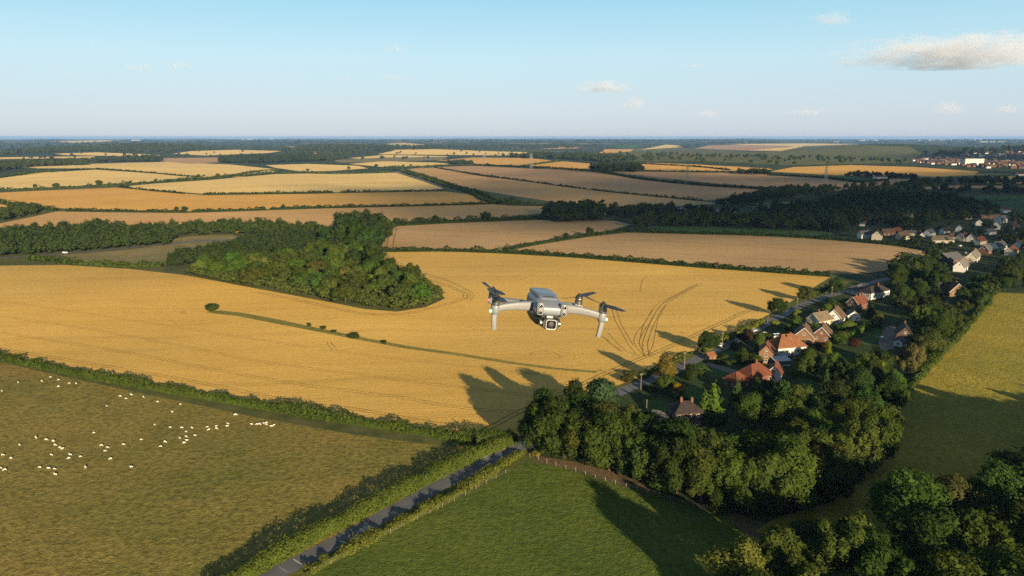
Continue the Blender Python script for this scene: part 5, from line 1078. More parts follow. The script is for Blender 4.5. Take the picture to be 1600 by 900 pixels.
for rz, dx, dy in ((0, 0, -4.03), (math.pi / 2, 4.03, 3), (-math.pi / 2, -4.03, 0)):
    q = MB().box(-.9, .9, -.05, .05, 13, 16.4).build('belfry_opening', GLASS, ch); q.location = (dx, dy, 0); q.rotation_euler = (0, 0, rz)
m = MB(); m.box(-22, -4.2, -4, 4, -1, 7); m.build('nave', STONE, ch); m = MB()
m.add([(-22.4, -4.5, 6.8), (-4.22, -4.5, 6.8), (-4.22, 4.5, 6.8), (-22.4, 4.5, 6.8), (-22.4, 0, 11), (-4.22, 0, 11)], [(3, 2, 1, 0), (0, 1, 5, 4), (2, 3, 4, 5), (1, 2, 5), (3, 0, 4)]); m.build('roof', R_DK, ch)

PALEW = wallmat('grey_cladding', (0.26, 0.27, 0.28))
# far sheds, town
for px, py, L, e, lab in ((213, 219.5, 170, 26, 'large white building on the left horizon'), (380, 218, 90, 30, 'white tower block on the horizon left of centre'), (391, 218.2, 140, 34, 'pair of white blocks on the horizon left of centre'),
 (426, 218, 110, 30, 'white block on the horizon nearest the centre'), (1165, 223, 240, 14, 'long pale shed on the far ridge'), (1183, 222.8, 150, 14, 'second pale shed on the far ridge'), (1303, 222, 160, 22, 'white shed beyond the chalk hill'),
 (1355, 219.6, 520, 26, 'long white warehouse on the right horizon'), (1442, 219.5, 300, 22, 'pale warehouse left of the widest one'), (1468, 219.3, 640, 26, 'widest white warehouse on the right horizon'), (1524, 219.2, 340, 34, 'bright white warehouse near the right horizon end'),
 (1550, 222, 460, 16, 'low white warehouse row near the right edge')):
    x, y, z = gp(px, py); e = e * .55; o = empty('warehouse', (x, y, z)); tag(o, lab, 'warehouse', 'far white buildings')
    MB().box(-L / 2, L / 2, -40, 40, -5, e).build('wall', PALEW, o); MB().add([(-L / 2 - 2, -42, e + .01), (L / 2 + 2, -42, e + .01), (L / 2 + 2, 42, e + .01), (-L / 2 - 2, 42, e + .01), (-L / 2 - 2, 0, e + 6), (L / 2 + 2, 0, e + 6)], [(3, 2, 1, 0), (0, 1, 5, 4), (2, 3, 4, 5), (1, 2, 5), (3, 0, 4)]).build('roof', PALEW, o)
rg = np.random.default_rng(3); m = MB()
for poly, n in (([(1420, 250), (1470, 246), (1540, 250), (1610, 254), (1700, 256), (1700, 264), (1570, 264), (1500, 261), (1440, 255)], 420), ([(1470, 240), (1620, 236), (1700, 240), (1700, 250), (1560, 247)], 220)):
    P = dense_px(poly, True); k = 0
    while k < n:
        xx, yy = rg.uniform(P.min(0), P.max(0))
        if not pip(P, np.array([xx]), np.array([yy]))[0]: continue
        k += 1; zz = float(terrain(xx, yy)); a, b, e = rg.uniform(5, 10), rg.uniform(4, 5), rg.uniform(4.5, 6); mi = int(rg.integers(3))
        m.box(xx - a, xx + a, yy - b, yy + b, zz - 1, zz + e, mi)
        m.add([(xx - a - .5, yy - b - .5, zz + e), (xx + a + .5, yy - b - .5, zz + e), (xx + a + .5, yy + b + .5, zz + e), (xx - a - .5, yy + b + .5, zz + e), (xx - a, yy, zz + e + 4), (xx + a, yy, zz + e + 4)], [(0, 1, 5, 4), (2, 3, 4, 5), (1, 2, 5), (3, 0, 4)], 3 + int(rg.integers(2)))
tag(m.build('town', [WHITE_W, DBRICK, BRICK, R_DK, R_BR]), 'far town of hundreds of small red and white houses', 'town', kind='stuff')
x, y, z = gp(1518, 258); o = empty('tower_block', (x, y, z)); tag(o, 'large white block standing out in the far town', 'building'); MB().box(-32, 32, -15, 15, -3, 22).build('wall', WHITE_W, o); MB().box(-33, 33, -16, 16, 22.01, 23).build('roof', R_GR, o)
for i in range(10):
    for j in range(5): window(o, -29 + i * 6.4, -15.1, 2.5 + j * 4.2, 'f', 3.4, 2.2)

# ------------------------------------------------------------------ pylons and poles
STEEL = plain('pylon_steel', (0.22, 0.23, 0.25), 0.6, 0.5)
def pylon(px, py, h, rot, lab, t=0.2):
    x, y, z = gp(px, py); o = empty('pylon', (x, y, z), R(rot)); tag(o, lab, 'pylon', 'electricity pylons'); m = MB(); half = lambda q: 3.6 * (1 - q) ** 1.2 + 0.55
    lv = [0, .12, .24, .35, .45, .54, .62, .70, .78, .86, .94, 1.0]
    for sx in (-1, 1):
        for sy in (-1, 1):
            g = MB()
            for a, b in zip(lv, lv[1:]): g.tube((sx * half(a), sy * half(a), a * h), (sx * half(b), sy * half(b), b * h), t, t, 5)
            g.build('leg', STEEL, o)
    for a, b in zip(lv, lv[1:]):
        for s in (-1, 1):
            m.tube((-half(a), s * half(a), a * h), (half(b), s * half(b), b * h), t * .6, n=4); m.tube((half(a), s * half(a), a * h), (-half(b), s * half(b), b * h), t * .6, n=4)
            m.tube((s * half(a), -half(a), a * h), (s * half(b), half(b), b * h), t * .6, n=4); m.tube((s * half(a), half(a), a * h), (s * half(b), -half(b), b * h), t * .6, n=4)
    m.build('bracing', STEEL, o)
    for q, wd in ((.68, 6.5), (.80, 8.0), (.92, 5.5)):
        g = MB()
        for s in (-1, 1):
            for u in (-1, 1): g.tube((s * half(q), u * half(q), q * h), (s * wd, 0, q * h + .3), t * .7, n=4); g.tube((s * half(q + .05), u * half(q), (q + .05) * h), (s * wd, 0, q * h + .3), t * .6, n=4)
            g.tube((s * wd, 0, q * h), (s * wd, 0, q * h - 2.2), .16, n=5)
        g.build('cross_arm', STEEL, o)
pylon(1073, 288, 46, 35, 'tall lattice pylon in the shaded tan field, nearest the centre'); pylon(1289, 294, 46, 35, 'lattice pylon above the village trees on the right')
pylon(830, 263, 48, 35, 'distant pylon at the corner of the glowing orange field', .26); pylon(757, 257.5, 46, 35, 'faint distant pylon left of the glowing field corner', .28)
POLEW = plain('weathered_pole_wood', (0.17, 0.13, 0.09), 0.9)
for px, py, h, lab in ((1001, 614, 8.2, 'wooden utility pole where the lane bends by the clipped hedge'), (1069, 576, 7.6, 'utility pole beside the tall olive tree'), (1128, 546, 8.6, 'utility pole beside the white car on the lane'),
 (1010, 646, 5.5, 'short pole on the lawn by the garage'), (1199, 509, 7, 'utility pole on the lane verge by the copper tree'), (1245, 482, 6.5, 'utility pole behind the small light green tree'), (1290, 460, 7.5, 'left one of two poles by the upper lane'),
 (1299, 467, 8, 'right one of two poles by the upper lane'), (1351, 440, 7, 'left one of two far poles behind the grey roof'), (1358, 438, 7.5, 'right one of two far poles behind the grey roof'), (1045, 570, 4.2, 'short post at the wheat edge by the lane bend')):
    x, y, z = gp(px, py); o = empty('utility_pole', (x, y, z), R(30)); tag(o, lab, 'pole', 'poles along the lane'); MB().tube((0, 0, -.5), (0, 0, h), .15, .11, 8).build('shaft', POLEW, o)
    if h > 6: MB().box(-.75, .75, -.06, .06, h - .6, h - .45).build('cross_arm', POLEW, o); [MB().tube((sx, 0, h - .448), (sx, 0, h - .2), .05, .04, 6).build('insulator', TRIM, o) for sx in (-.65, 0, .65)]

# ------------------------------------------------------------------ fences
FW = plain('fence_wood', (0.225, 0.180, 0.120), 0.9)
def fence(pts, step, lab, h=1.2, hv=0.15):
    g = resample(dense_px(pts, False), step); x, y = g[0]; z = float(terrain(x, y)); o = empty('fence', (x, y, z)); tag(o, lab, 'fence'); rnd = random.Random(2); tops = []
    pm = MB().tube((0, 0, -.3), (0, 0, 1), .075, .07, 6).mesh('post', FW)
    for a, b in g:
        c = link('post', pm, o, (a - x, b - y, float(terrain(a, b)) - z)); hh = h * rnd.uniform(1 - hv, 1 + hv); c.scale = (1, 1, hh); c.rotation_euler = (rnd.uniform(-.05, .05), rnd.uniform(-.05, .05), 0); tops.append((a - x, b - y, float(terrain(a, b)) - z))
    for k in (.35, .65, .95):
        m = MB(); [m.tube((p[0], p[1], p[2] + k * h), (q[0], q[1], q[2] + k * h), .012, n=4, caps=False) for p, q in zip(tops, tops[1:])]; m.build('wire', METAL, o)
fence([(828, 714), (860, 726), (900, 737), (960, 756), (1030, 776), (1080, 791), (1124, 801)], 3.3, 'post and wire fence along the top of the green pasture', 1.3)
fence([(492, 894), (560, 859), (640, 818), (716, 780), (790, 739)], 4.5, 'post and wire fence between the verge and the green pasture', 1.2)
x, y, z = gp(1120, 797); tag(MB().tube((0, 0, -.4), (0, 0, 1.75), .14, .13, 8).lathe([(.15, 1.75), (.02, 1.88)], 8).build('gate_post', TRIM, None, loc=(x, y, z)), 'pale gate post at the corner of the green pasture', 'post')

# ------------------------------------------------------------------ sheep
WOOL = plain('sheep_wool', (0.477, 0.448, 0.390), 0.95, 0, 0.05, 0.12, 6)
def sheep_mesh(graze, seed):
    rnd = random.Random(seed); bm = bmesh.new()
    P = {'rump': (-.48, 0, .66), 'mid': (0, 0, .66), 'chest': (.42, 0, .67), 'neck': (.62, 0, .60 if graze else .88), 'head': (.80, 0, .26 if graze else 1.02), 'nose': (.90, 0, .10 if graze else .94), 'tail': (-.62, 0, .50)}
    rr = {'rump': .27, 'mid': .30, 'chest': .26, 'neck': .15, 'head': .11, 'nose': .065, 'tail': .06}
    for i, (lx, base) in enumerate(((.36, 'chest'), (-.42, 'rump'))):
        for s in (-1, 1):
            P[f'h{i}{s}'] = (lx, s * .15, .48); rr[f'h{i}{s}'] = .10; P[f'k{i}{s}'] = (lx - .03 + rnd.uniform(-.04, .04), s * .15, .25); rr[f'k{i}{s}'] = .05; P[f'f{i}{s}'] = (lx + rnd.uniform(-.05, .05), s * .15, .02); rr[f'f{i}{s}'] = .045
    for s in (-1, 1): P[f'e{s}'] = (.74, s * .17, P['head'][2] + .05); rr[f'e{s}'] = .03
    ks = list(P); vv = {k: bm.verts.new(P[k]) for k in ks}
    ed = [('rump', 'mid'), ('mid', 'chest'), ('chest', 'neck'), ('neck', 'head'), ('head', 'nose'), ('rump', 'tail')] + [('head', f'e{s}') for s in (-1, 1)]
    for i, b in ((0, 'chest'), (1, 'rump')):
        for s in (-1, 1): ed += [(b, f'h{i}{s}'), (f'h{i}{s}', f'k{i}{s}'), (f'k{i}{s}', f'f{i}{s}')]
    for a, b in ed: bm.edges.new((vv[a], vv[b]))
    me = bpy.data.meshes.new('sheep'); bm.to_mesh(me); bm.free(); o = link('sheep', me); md = o.modifiers.new('skin', 'SKIN')
    for i, k in enumerate(ks): me.skin_vertices[0].data[i].radius = (rr[k], rr[k]); me.skin_vertices[0].data[i].use_root = (k == 'mid')
    o.modifiers.new('sub', 'SUBSURF').levels = 1; dg = bpy.context.evaluated_depsgraph_get(); em = bpy.data.meshes.new_from_object(o.evaluated_get(dg)); em.materials.clear(); em.materials.append(WOOL); em.name = 'sheep'
    em.polygons.foreach_set('use_smooth', np.ones(len(em.polygons), bool)); bpy.data.objects.remove(o); return em
SM = [sheep_mesh(True, 1), sheep_mesh(True, 2), sheep_mesh(False, 3)]
SH = [('in the loose upper left line', [(10, 170), (95, 125), (218, 118), (262, 98), (306, 112), (306, 147), (360, 130), (397, 131)]),
 ('in the scattered bunch below the hedge', [(628, 198), (658, 210), (684, 190), (748, 202), (822, 226), (940, 240), (898, 281), (556, 248)]),
 ('in the short line furthest right', [(1312, 344), (1337, 345), (1353, 343), (1371, 338), (1387, 337), (1388, 345), (1415, 355), (1427, 348)]),
 ('in the crowded middle group', [(1079, 358), (1088, 372), (1126, 354), (1128, 366), (1184, 354), (1188, 342), (1000, 362), (946, 362), (970, 382), (970, 408), (937, 415), (1015, 402), (974, 428), (962, 440), (957, 442), (860, 436), (838, 459), (886, 360), (806, 346)]),
 ('in the straggling lower group', [(490, 388), (735, 424), (643, 449), (530, 454), (560, 465), (546, 483), (577, 524), (685, 567), (446, 570), (418, 513)]),
 ('in the spread out left group', [(188, 414), (240, 425), (278, 433), (287, 452), (102, 452), (313, 466), (324, 473), (268, 503), (368, 503), (360, 521), (14, 505), (58, 521), (4, 572), (26, 582), (208, 569), (255, 574), (284, 577), (290, 606)])]
rnd = random.Random(4)
tag(link('sheep', SM[0], None, gp(1225 * .3, 560 + 299 * .3), 0.4), 'lone white sheep between the hedge and the crowded group', 'sheep', 'sheep grazing in the rough pasture')
for where, pts in SH:
    for j, (a, b) in enumerate(sorted(pts)):
        o = link('sheep', rnd.choice(SM), None, gp(a * .3, 560 + b * .3 + .8), rnd.choice([0, 3.14]) + rnd.uniform(-.8, .8)); s = rnd.uniform(0.62, 0.82); o.scale = (s, s, s)
        tag(o, ORD[j] + ' white sheep from the left ' + where, 'sheep', 'sheep grazing in the rough pasture')

# ------------------------------------------------------------------ vehicles
TYRE = plain('tyre_rubber', (0.02, 0.02, 0.02), 0.8); ALLOY = plain('alloy_wheel', (0.4, 0.4, 0.42), 0.35, 0.8); LAMPG = plain('lamp_glass', (0.6, 0.6, 0.58), 0.15, 0, 0.6); REDL = plain('tail_lamp', (0.35, 0.02, 0.02), 0.2)
def paint(n, c):
    m = N(n); m.bsdf(c, 0.28, 0.0, 0.5); return m.mat
def car(px, py, rot, body, lab, L=4.3, Hh=1.45, van=False):
    x, y, z = gp(px, py); o = empty('parked_car', (x, y, z + .02), R(rot)); tag(o, lab, 'van' if van else 'car'); a = L / 2; w_ = .88
    side = [(-a, .42), (-a + .05, .95), (-a + .35, 1.0), (-a + .9, 1.05) if not van else (-a + .1, 1.1), (a - 1.25, .98), (a - .25, .82), (a, .60), (a - .03, .38), (a - .5, .26), (-a + .5, .26)]
    n = len(side); v = [(p, -w_, q) for p, q in side] + [(p, w_, q) for p, q in side]
    bm = bmesh.new(); vs_ = [bm.verts.new(t) for t in v]; bm.faces.new(vs_[:n]); bm.faces.new(vs_[n:][::-1]); [bm.faces.new((vs_[(i + 1) % n], vs_[i], vs_[n + i], vs_[n + (i + 1) % n])) for i in range(n)]
    bmesh.ops.recalc_face_normals(bm, faces=bm.faces); bmesh.ops.bevel(bm, geom=bm.edges[:], offset=.05, segments=2, affect='EDGES'); me = bpy.data.meshes.new('body'); bm.to_mesh(me); bm.free(); me.materials.append(body); link('body', me, o)
    t0, t1, b0, b1 = (-a + .45, a - 1.75, -a + .12, a - 1.05) if not van else (-a + .1, a - 1.5, -a + .08, a - .95); zb, zt = .97, Hh
    g = MB().add([(b0, -.82, zb), (b1, -.82, zb), (b1, .82, zb), (b0, .82, zb), (t0, -.66, zt - .05), (t1, -.66, zt - .05), (t1, .66, zt - .05), (t0, .66, zt - .05)], [(3, 2, 1, 0), (4, 5, 6, 7), (0, 1, 5, 4), (1, 2, 6, 5), (2, 3, 7, 6), (3, 0, 4, 7)]); g.build('glasshouse', GLASS, o)
    MB().box(t0 - .06, t1 + .06, -.68, .68, zt - .048, zt).build('car_roof', body, o)
    wm = MB().lathe([(.0, -.1), (.22, -.11), (.31, -.09), (.31, .09), (.22, .11), (.0, .1)], 16, axis='y').mesh('wheel', TYRE); rm = MB().lathe([(.0, -.115), (.18, -.113), (.18, .113), (.0, .115)], 12, axis='y').mesh('rim', ALLOY)
    for sx in (-a + .8, a - .85):
        for sy in (-.8, .8): q = link('wheel', wm, o, (sx, sy, .31)); link('rim', rm, q)
    for sy in (-.6, .6): MB().box(a - .06, a + .015, sy - .17, sy + .17, .58, .72).build('headlight', LAMPG, o); MB().box(-a - .015, -a + .05, sy - .14, sy + .14, .70, .84).build('tail_light', REDL, o)
WP = paint('white_car_paint', (0.72, 0.72, 0.72)); SP = paint('silver_car_paint', (0.36, 0.37, 0.39)); BP = paint('dark_car_paint', (0.03, 0.035, 0.05))
car(1126, 541, 215, WP, 'white car on the lane by the utility pole'); car(1178, 518, 40, SP, 'silver car on the lane beside the copper tree'); car(1377, 531, 78, SP, 'silver off road car parked on the grey drive', 4.5, 1.75, True)
car(1195, 523, 60, WP, 'white car parked beside the columnar green tree', 4.2); car(1214, 527, 20, WP, 'long white van parked in front of the orange roof', 5.2, 2.0, True); car(1266, 499, 50, SP, 'pale car parked by the lichen roofed bungalow', 4.3); car(1300, 484, 30, BP, 'dark car parked behind the white bargeboard house', 4.2)
car(384, 374.5, 8, BP, 'dark car driving on the main road behind the wood'); car(102, 395.5, 8, WP, 'white car on the main road at the left'); car(1500, 385, 30, WP, 'white car parked by the thatched terrace'); car(1472, 381, 10, WP, 'white car in front of the long tan bungalow'); car(1509, 396, 60, SP, 'pale car beside the upper thatched terrace'); car(1551, 384, 5, WP, 'white van by the red roofed range', 5.2, 2.0, True)
# yellow canopy in the village, brick garden shed by the lane
YEL_C = plain('yellow_canopy_cloth', (0.75, 0.36, 0.03), 0.7); x, y, z = gp(1462, 411); o = empty('parasol', (x, y, z)); tag(o, 'yellow and orange parasol by the blue grey hall', 'parasol'); MB().tube((0, 0, 0), (0, 0, 3), .06, n=6).build('pole', TRIM, o); MB().lathe([(2.4, 2.5), (1.3, 3.0), (.05, 3.5)], 12).build('canopy', YEL_C, o)
H(1109, 561, 30, 4.4, 3.4, 2.0, 1.2, 'gable', OBRICK, R_OR, 'small orange roofed shed beside the lane at the drive', (1, 1), 1, (), name='garden_shed', cat='shed', gable_win=False)

# ------------------------------------------------------------------ wheel tracks and road paint
def pair(pts, gap=2.0, wd=0.5):
    g = resample(dense_px(smooth_px(pts), False), 2.0); t = unit(np.gradient(g, axis=0)); n = np.column_stack([-t[:, 1], t[:, 0]]); return [(g + n * gap / 2, wd), (g - n * gap / 2, wd)]
def one(pts, wd=0.5): return [(resample(dense_px(smooth_px(pts), False), 2.0), wd)]
tk = pair([(700, 690), (757, 672), (810, 644), (850, 627), (893, 608), (940, 586), (985, 567), (1009, 557), (1050, 540), (1111, 512), (1150, 494), (1173, 484)], 2.2, 0.6)
tk += pair([(0, 520), (100, 535), (200, 551), (301, 571), (387, 587), (493, 604), (620, 620), (693, 633), (760, 641), (812, 643)], 2.0, 0.34) + pair([(0, 494), (100, 508), (200, 525), (307, 545), (413, 566), (560, 585), (620, 593), (700, 603), (780, 612), (850, 622)], 2.0, 0.30)
tk += pair([(0, 545), (200, 578), (333, 602), (467, 629), (560, 640), (660, 658), (740, 670)], 2.0, 0.42)
tk += pair([(0, 470), (150, 492), (300, 515), (420, 533), (500, 545), (600, 558), (700, 569), (800, 580), (890, 590)], 2.0, 0.26)
tk += pair([(589, 395), (600, 407), (625, 421), (650, 432), (690, 443), (715, 453), (728, 462), (718, 469), (695, 476), (660, 485), (620, 491), (560, 489), (480, 472), (400, 456)], 2.4, 0.7) + pair([(600, 395), (618, 408), (645, 422), (690, 435), (722, 449), (738, 461), (730, 470)], 2.0, 0.5)
for off in (0, 8, 14): tk += one([(1009 - off * .2, 557), (999 - off, 536), (1006 - off * 1.2, 518), (1015 - off, 505), (1033 - off, 477), (1060 - off * .6, 461), (1089 - off * .4, 445)] if off < 10 else [(1012, 556), (1020, 540), (1024, 520), (1028, 500), (1040, 478)], 0.4 if off < 8 else .3)
tk += pair([(1011, 556), (1008, 538), (1014, 518), (1022, 500), (1036, 477), (1062, 460), (1094, 443)], 2.4, .45)
for p in ([(940, 525), (952, 535), (967, 545), (993, 555)], [(950, 520), (961, 532), (975, 545), (1000, 556)], [(956, 480), (961, 500), (969, 514), (983, 540), (994, 552)], [(962, 478), (968, 500), (977, 518), (990, 540)], [(946, 528), (958, 540), (972, 550)], [(1000, 530), (1003, 515), (1010, 500), (1020, 485)],
          [(827, 555), (832, 551), (843, 549), (860, 550), (870, 553), (876, 558)], [(830, 556), (845, 552), (862, 554)], [(511, 533), (513, 539), (520, 546), (535, 548), (555, 544)], [(517, 533), (519, 538), (526, 545)], [(284, 485), (282, 488), (287, 491)], [(289, 485), (287, 488), (292, 491)], [(262, 500), (275, 503), (280, 502)],
          [(700, 478), (712, 480), (722, 478)], [(190, 482), (205, 481), (222, 482)], [(575, 489), (590, 492), (605, 489), (620, 493)], [(905, 603), (915, 600), (925, 607), (900, 625)], [(880, 600), (893, 594), (905, 600)], [(1000, 456), (1003, 440), (1010, 432)]): tk += one(p, .36)
tag(strips('wheel_tracks', tk, RUT, .05), 'dark double wheel tracks pressed into the golden wheat', 'wheel tracks', kind='structure')
tk2 = pair([(617, 356), (613, 365), (610, 378), (609, 388)], 6, 1.3) + pair([(1395, 383), (1415, 388), (1428, 394), (1434, 400), (1428, 407), (1410, 414)], 5, 1.1) + one([(640, 365), (720, 370), (800, 377)], .6) + one([(640, 358), (760, 362), (860, 367)], .6) + one([(900, 385), (1050, 396), (1200, 405), (1330, 410)], .6) + one([(960, 374), (1100, 380), (1250, 390), (1380, 398)], .6)
tag(strips('wheel_tracks', tk2, RUT, .08), 'dark ruts at the edges of the tan middle fields', 'wheel tracks', kind='structure')
cen_ = lane_g; tl = unit(np.gradient(cen_, axis=0)); nl = np.column_stack([-tl[:, 1], tl[:, 0]]); arc = np.concatenate([[0], np.cumsum(np.hypot(*np.diff(cen_, axis=0).T))])
def at_arc(s, off): 
    i = min(np.searchsorted(arc, s), len(arc) - 1); return cen_[i] + nl[i] * off, tl[i]
px_arc = lambda px, py: arc[np.argmin(np.hypot(*(cen_ - np.array(gp(px, py)[:2])).T))]
pl = []; s0, s1 = px_arc(757, 722), px_arc(830, 690)
for off in (-2.5, 0, 2.5):
    s = s0
    while s < s1:
        a, d = at_arc(s, off); pl.append((np.array([a, a + d * 1.6]), .28)); s += 3.1
def bars(sc, n, wd, ln, gap):
    for i in range(n):
        a, d = at_arc(sc + (i - n / 2) * gap, 0); nn = np.array([-d[1], d[0]]); pl.append((np.array([a - nn * ln / 2, a, a + nn * ln / 2]), wd))
bars(px_arc(446, 884), 4, .3, 3.6, 1.5); bars(px_arc(772, 716), 4, .45, 4.4, 1.1)
a, d = at_arc(px_arc(570, 830), -1.2); nn = np.array([-d[1], d[0]])
for i in range(4): b_ = a + nn * (i - 1.5) * .62; pl.append((np.array([b_ - d * 1.5, b_, b_ + d * 1.5]), .34))
tag(strips('road_markings', pl, WHITEP, .035), 'white painted dashes and bars on the tarmac lane', 'road markings', kind='structure')

# ------------------------------------------------------------------ the quadcopter
DG = plain('light_grey_shell', (0.165, 0.172, 0.185), 0.40, 0, 0.45, 0.03, 60); DG2 = plain('sky_tinted_top_shell', (0.105, 0.130, 0.17), 0.28, 0, 0.5, 0.03, 60); DG3 = plain('blue_grey_shell', (0.16, 0.178, 0.21), 0.36, 0, 0.45, 0.03, 60); DK_ = plain('charcoal_plastic', (0.022, 0.022, 0.024), 0.5, 0, 0.4, 0.1, 60)  # top shell's blue cast is sky reflection put into its colour
SIL = plain('brushed_metal', (0.33, 0.33, 0.34), 0.28, 0.9, 0.5, 0.05, 90); BLK = plain('lens_black', (0.006, 0.006, 0.008), 0.08, 0, 0.6); RIMW = plain('pale_lens_rim', (0.28, 0.28, 0.28), 0.35)
def glow(n, c, s):
    m = N(n); m.bsdf((0.1, 0.1, 0.1), 0.3, 0, 0.4, None, **{'Emission Color': c, 'Emission Strength': s}); return m.mat
LG = glow('green_led', (0.10, 1.0, 0.30), 2.2); LR = glow('red_led', (1.0, 0.03, 0.02), 1.6)
def sup(n, e):
    return [(math.copysign(abs(math.cos(t)) ** e, math.cos(t)), math.copysign(abs(math.sin(t)) ** e, math.sin(t))) for t in [2 * math.pi * i / n for i in range(n)]]
def loft(secs, n=28, e=0.5, path=None):
    """secs: (centre, half_u, half_v, u axis, v axis)"""
    m = MB(); v = []
    for c, hu, hv, u, w_ in secs:
        c, u, w_ = Vector(c), Vector(u), Vector(w_)
        for a, b in sup(n, e): v.append(c + u * (a * hu) + w_ * (b * hv))
    f = [(k * n + i, k * n + (i + 1) % n, (k + 1) * n + (i + 1) % n, (k + 1) * n + i) for k in range(len(secs) - 1) for i in range(n)]
    f += [tuple(range(n - 1, -1, -1)), tuple((len(secs) - 1) * n + i for i in range(n))]
    m.add(v, f); return m
def fin(m, name, mat, par, smooth=True, sub=1):
    me = m.mesh(name, mat); bm = bmesh.new(); bm.from_mesh(me); bmesh.ops.remove_doubles(bm, verts=bm.verts, dist=1e-6); bmesh.ops.recalc_face_normals(bm, faces=bm.faces); bm.to_mesh(me); bm.free()
    if smooth: me.polygons.foreach_set('use_smooth', np.ones(len(me.polygons), bool)); me.set_sharp_from_angle(angle=R(38))
    return link(name, me, par)
dr = empty('drone'); tag(dr, 'grey quadcopter drone hovering above the wheat with camera and green lamps', 'drone')
X_, Z_ = (1, 0, 0), (0, 0, 1)
def bodyloft(rows, e=0.5):
    return loft([((0, y, (zb + zt) / 2), a, (zt - zb) / 2, X_, Z_) for y, a, zb, zt in rows], 32, e)
fin(bodyloft([(-.0815, .030, .005, .012), (-.081, .036, .001, .0145), (-.077, .0395, -.003, .017), (-.066, .041, -.007, .0205), (-.048, .0405, -.013, .0255), (-.034, .039, -.018, .0285), (-.02, .0365, -.022, .030), (0, .034, -.024, .030), (.05, .033, -.024, .030), (.08, .031, -.022, .029), (.094, .027, -.016, .024), (.099, .018, -.008, .017)], .55), 'body', DG3, dr)
fin(bodyloft([(-.036, .019, .024, .0295), (-.032, .023, .024, .032), (-.018, .0255, .024, .0355), (.0, .0265, .024, .037), (.05, .0265, .024, .0375), (.082, .0255, .024, .036), (.094, .022, .022, .031), (.098, .015, .020, .026)], .42), 'battery_cover', DG2, dr)
fin(loft([((0, -.030, .0327), .0135, .0006, X_, (0, -.55, .83)), ((0, -.0285, .0337), .0135, .0006, X_, (0, -.55, .83))], 16, .4), 'cover_seam', DK_, dr)
fin(bodyloft([(-.064, .020, -.018, -.010), (-.058, .027, -.030, -.010), (-.03, .030, -.038, -.012), (.03, .030, -.040, -.012), (.075, .028, -.036, -.012), (.088, .020, -.026, -.012)], .6), 'belly', DK_, dr)
def lens(par, name, c, r, ring):
    o = empty(name); o.parent = par; o.location = c
    fin(MB().lathe([(0, .002), (r * 1.0, .002), (r * 1.28, .0015), (r * 1.34, -.0006), (r * 1.28, -.0016), (r * 1.02, -.0012), (r * .98, -.0002), (0, -.0002)], 24, axis='y'), 'lens_rim', ring, o)
    fin(MB().lathe([(r * .97, -.0004), (r * .8, -.0013), (r * .4, -.0020), (0, -.0022)], 24, axis='y'), 'lens_glass', BLK, o); return o
for s in (-1, 1):
    pod = fin(loft([((s * .0285, -.0735, .0265), .0062, .0062, X_, (0, 1, 0)), ((s * .0285, -.0755, .0245), .0085, .0085, X_, (0, 1, 0)), ((s * .0285, -.0775, .017), .0092, .0085, X_, (0, 1, 0)), ((s * .0285, -.0785, .005), .0092, .0082, X_, (0, 1, 0)), ((s * .0285, -.078, -.0025), .0078, .0072, X_, (0, 1, 0)), ((s * .0285, -.077, -.0045), .005, .005, X_, (0, 1, 0))], 20, .8), 'sensor_pod', DG, dr)
    for zz, yy in ((.0182, -.0862), (.0028, -.0868)):
        q = lens(dr, 'vision_sensor', (s * .0285, yy, zz), .0036, RIMW); q.rotation_euler = (R(-10) if zz > .01 else 0, 0, 0)
# gimbal camera
g = empty('gimbal_camera'); g.parent = dr; g.location = (0, -.070, -.0235)
fin(loft([((0, -.014, 0), .0185, .0110, X_, Z_), ((0, -.0125, 0), .0195, .0122, X_, Z_), ((0, .004, 0), .0195, .0125, X_, Z_), ((0, .012, 0), .0165, .0105, X_, Z_)], 28, .4), 'camera_housing', DK_, g)
rim = MB(); n_ = 28; prof = [(1.0, -.0136), (1.0, -.0185), (.97, -.0192), (.84, -.0190), (.82, -.0172)]; vv = []
for k, yy in prof:
    for a, b in sup(n_, .42): vv.append((a * .0135 * k, yy, b * .0120 * k))
rim.add(vv, [(k * n_ + i, k * n_ + (i + 1) % n_, (k + 1) * n_ + (i + 1) % n_, (k + 1) * n_ + i) for k in range(len(prof) - 1) for i in range(n_)]); fin(rim, 'lens_frame', RIMW, g)
fin(MB().add([(a * .0113, -.0174, b * .0100) for a, b in sup(n_, .42)], [tuple(range(n_))]), 'front_glass', BLK, g)
fin(MB().lathe([(.0068, -.0174), (.0068, -.0184), (.0056, -.0186), (.0050, -.0178), (0, -.0182)], 24, axis='y'), 'lens_barrel', DK_, g)
for s in (-1, 1): fin(MB().lathe([(0, s * .0195), (.0075, s * .0195), (.0085, s * .0205), (.0085, s * .0235), (.006, s * .0252), (0, s * .0255)], 20, axis='x'), 'gimbal_motor', SIL, g)
fin(loft([((-.0215, .004, .001), .003, .005, (0, 1, 0), Z_), ((-.020, .006, .012), .003, .004, (0, 1, 0), Z_), ((-.012, .008, .0165), .0035, .003, (0, 1, 0), Z_), ((.012, .008, .0165), .0035, .003, (0, 1, 0), Z_), ((.020, .006, .012), .003, .004, (0, 1, 0), Z_), ((.0215, .004, .001), .003, .005, (0, 1, 0), Z_)], 12, .6), 'yoke', DK_, g)
fin(MB().box(-.009, .006, -.002, .004, .0125, .0180), 'bracket', RIMW, g, False)
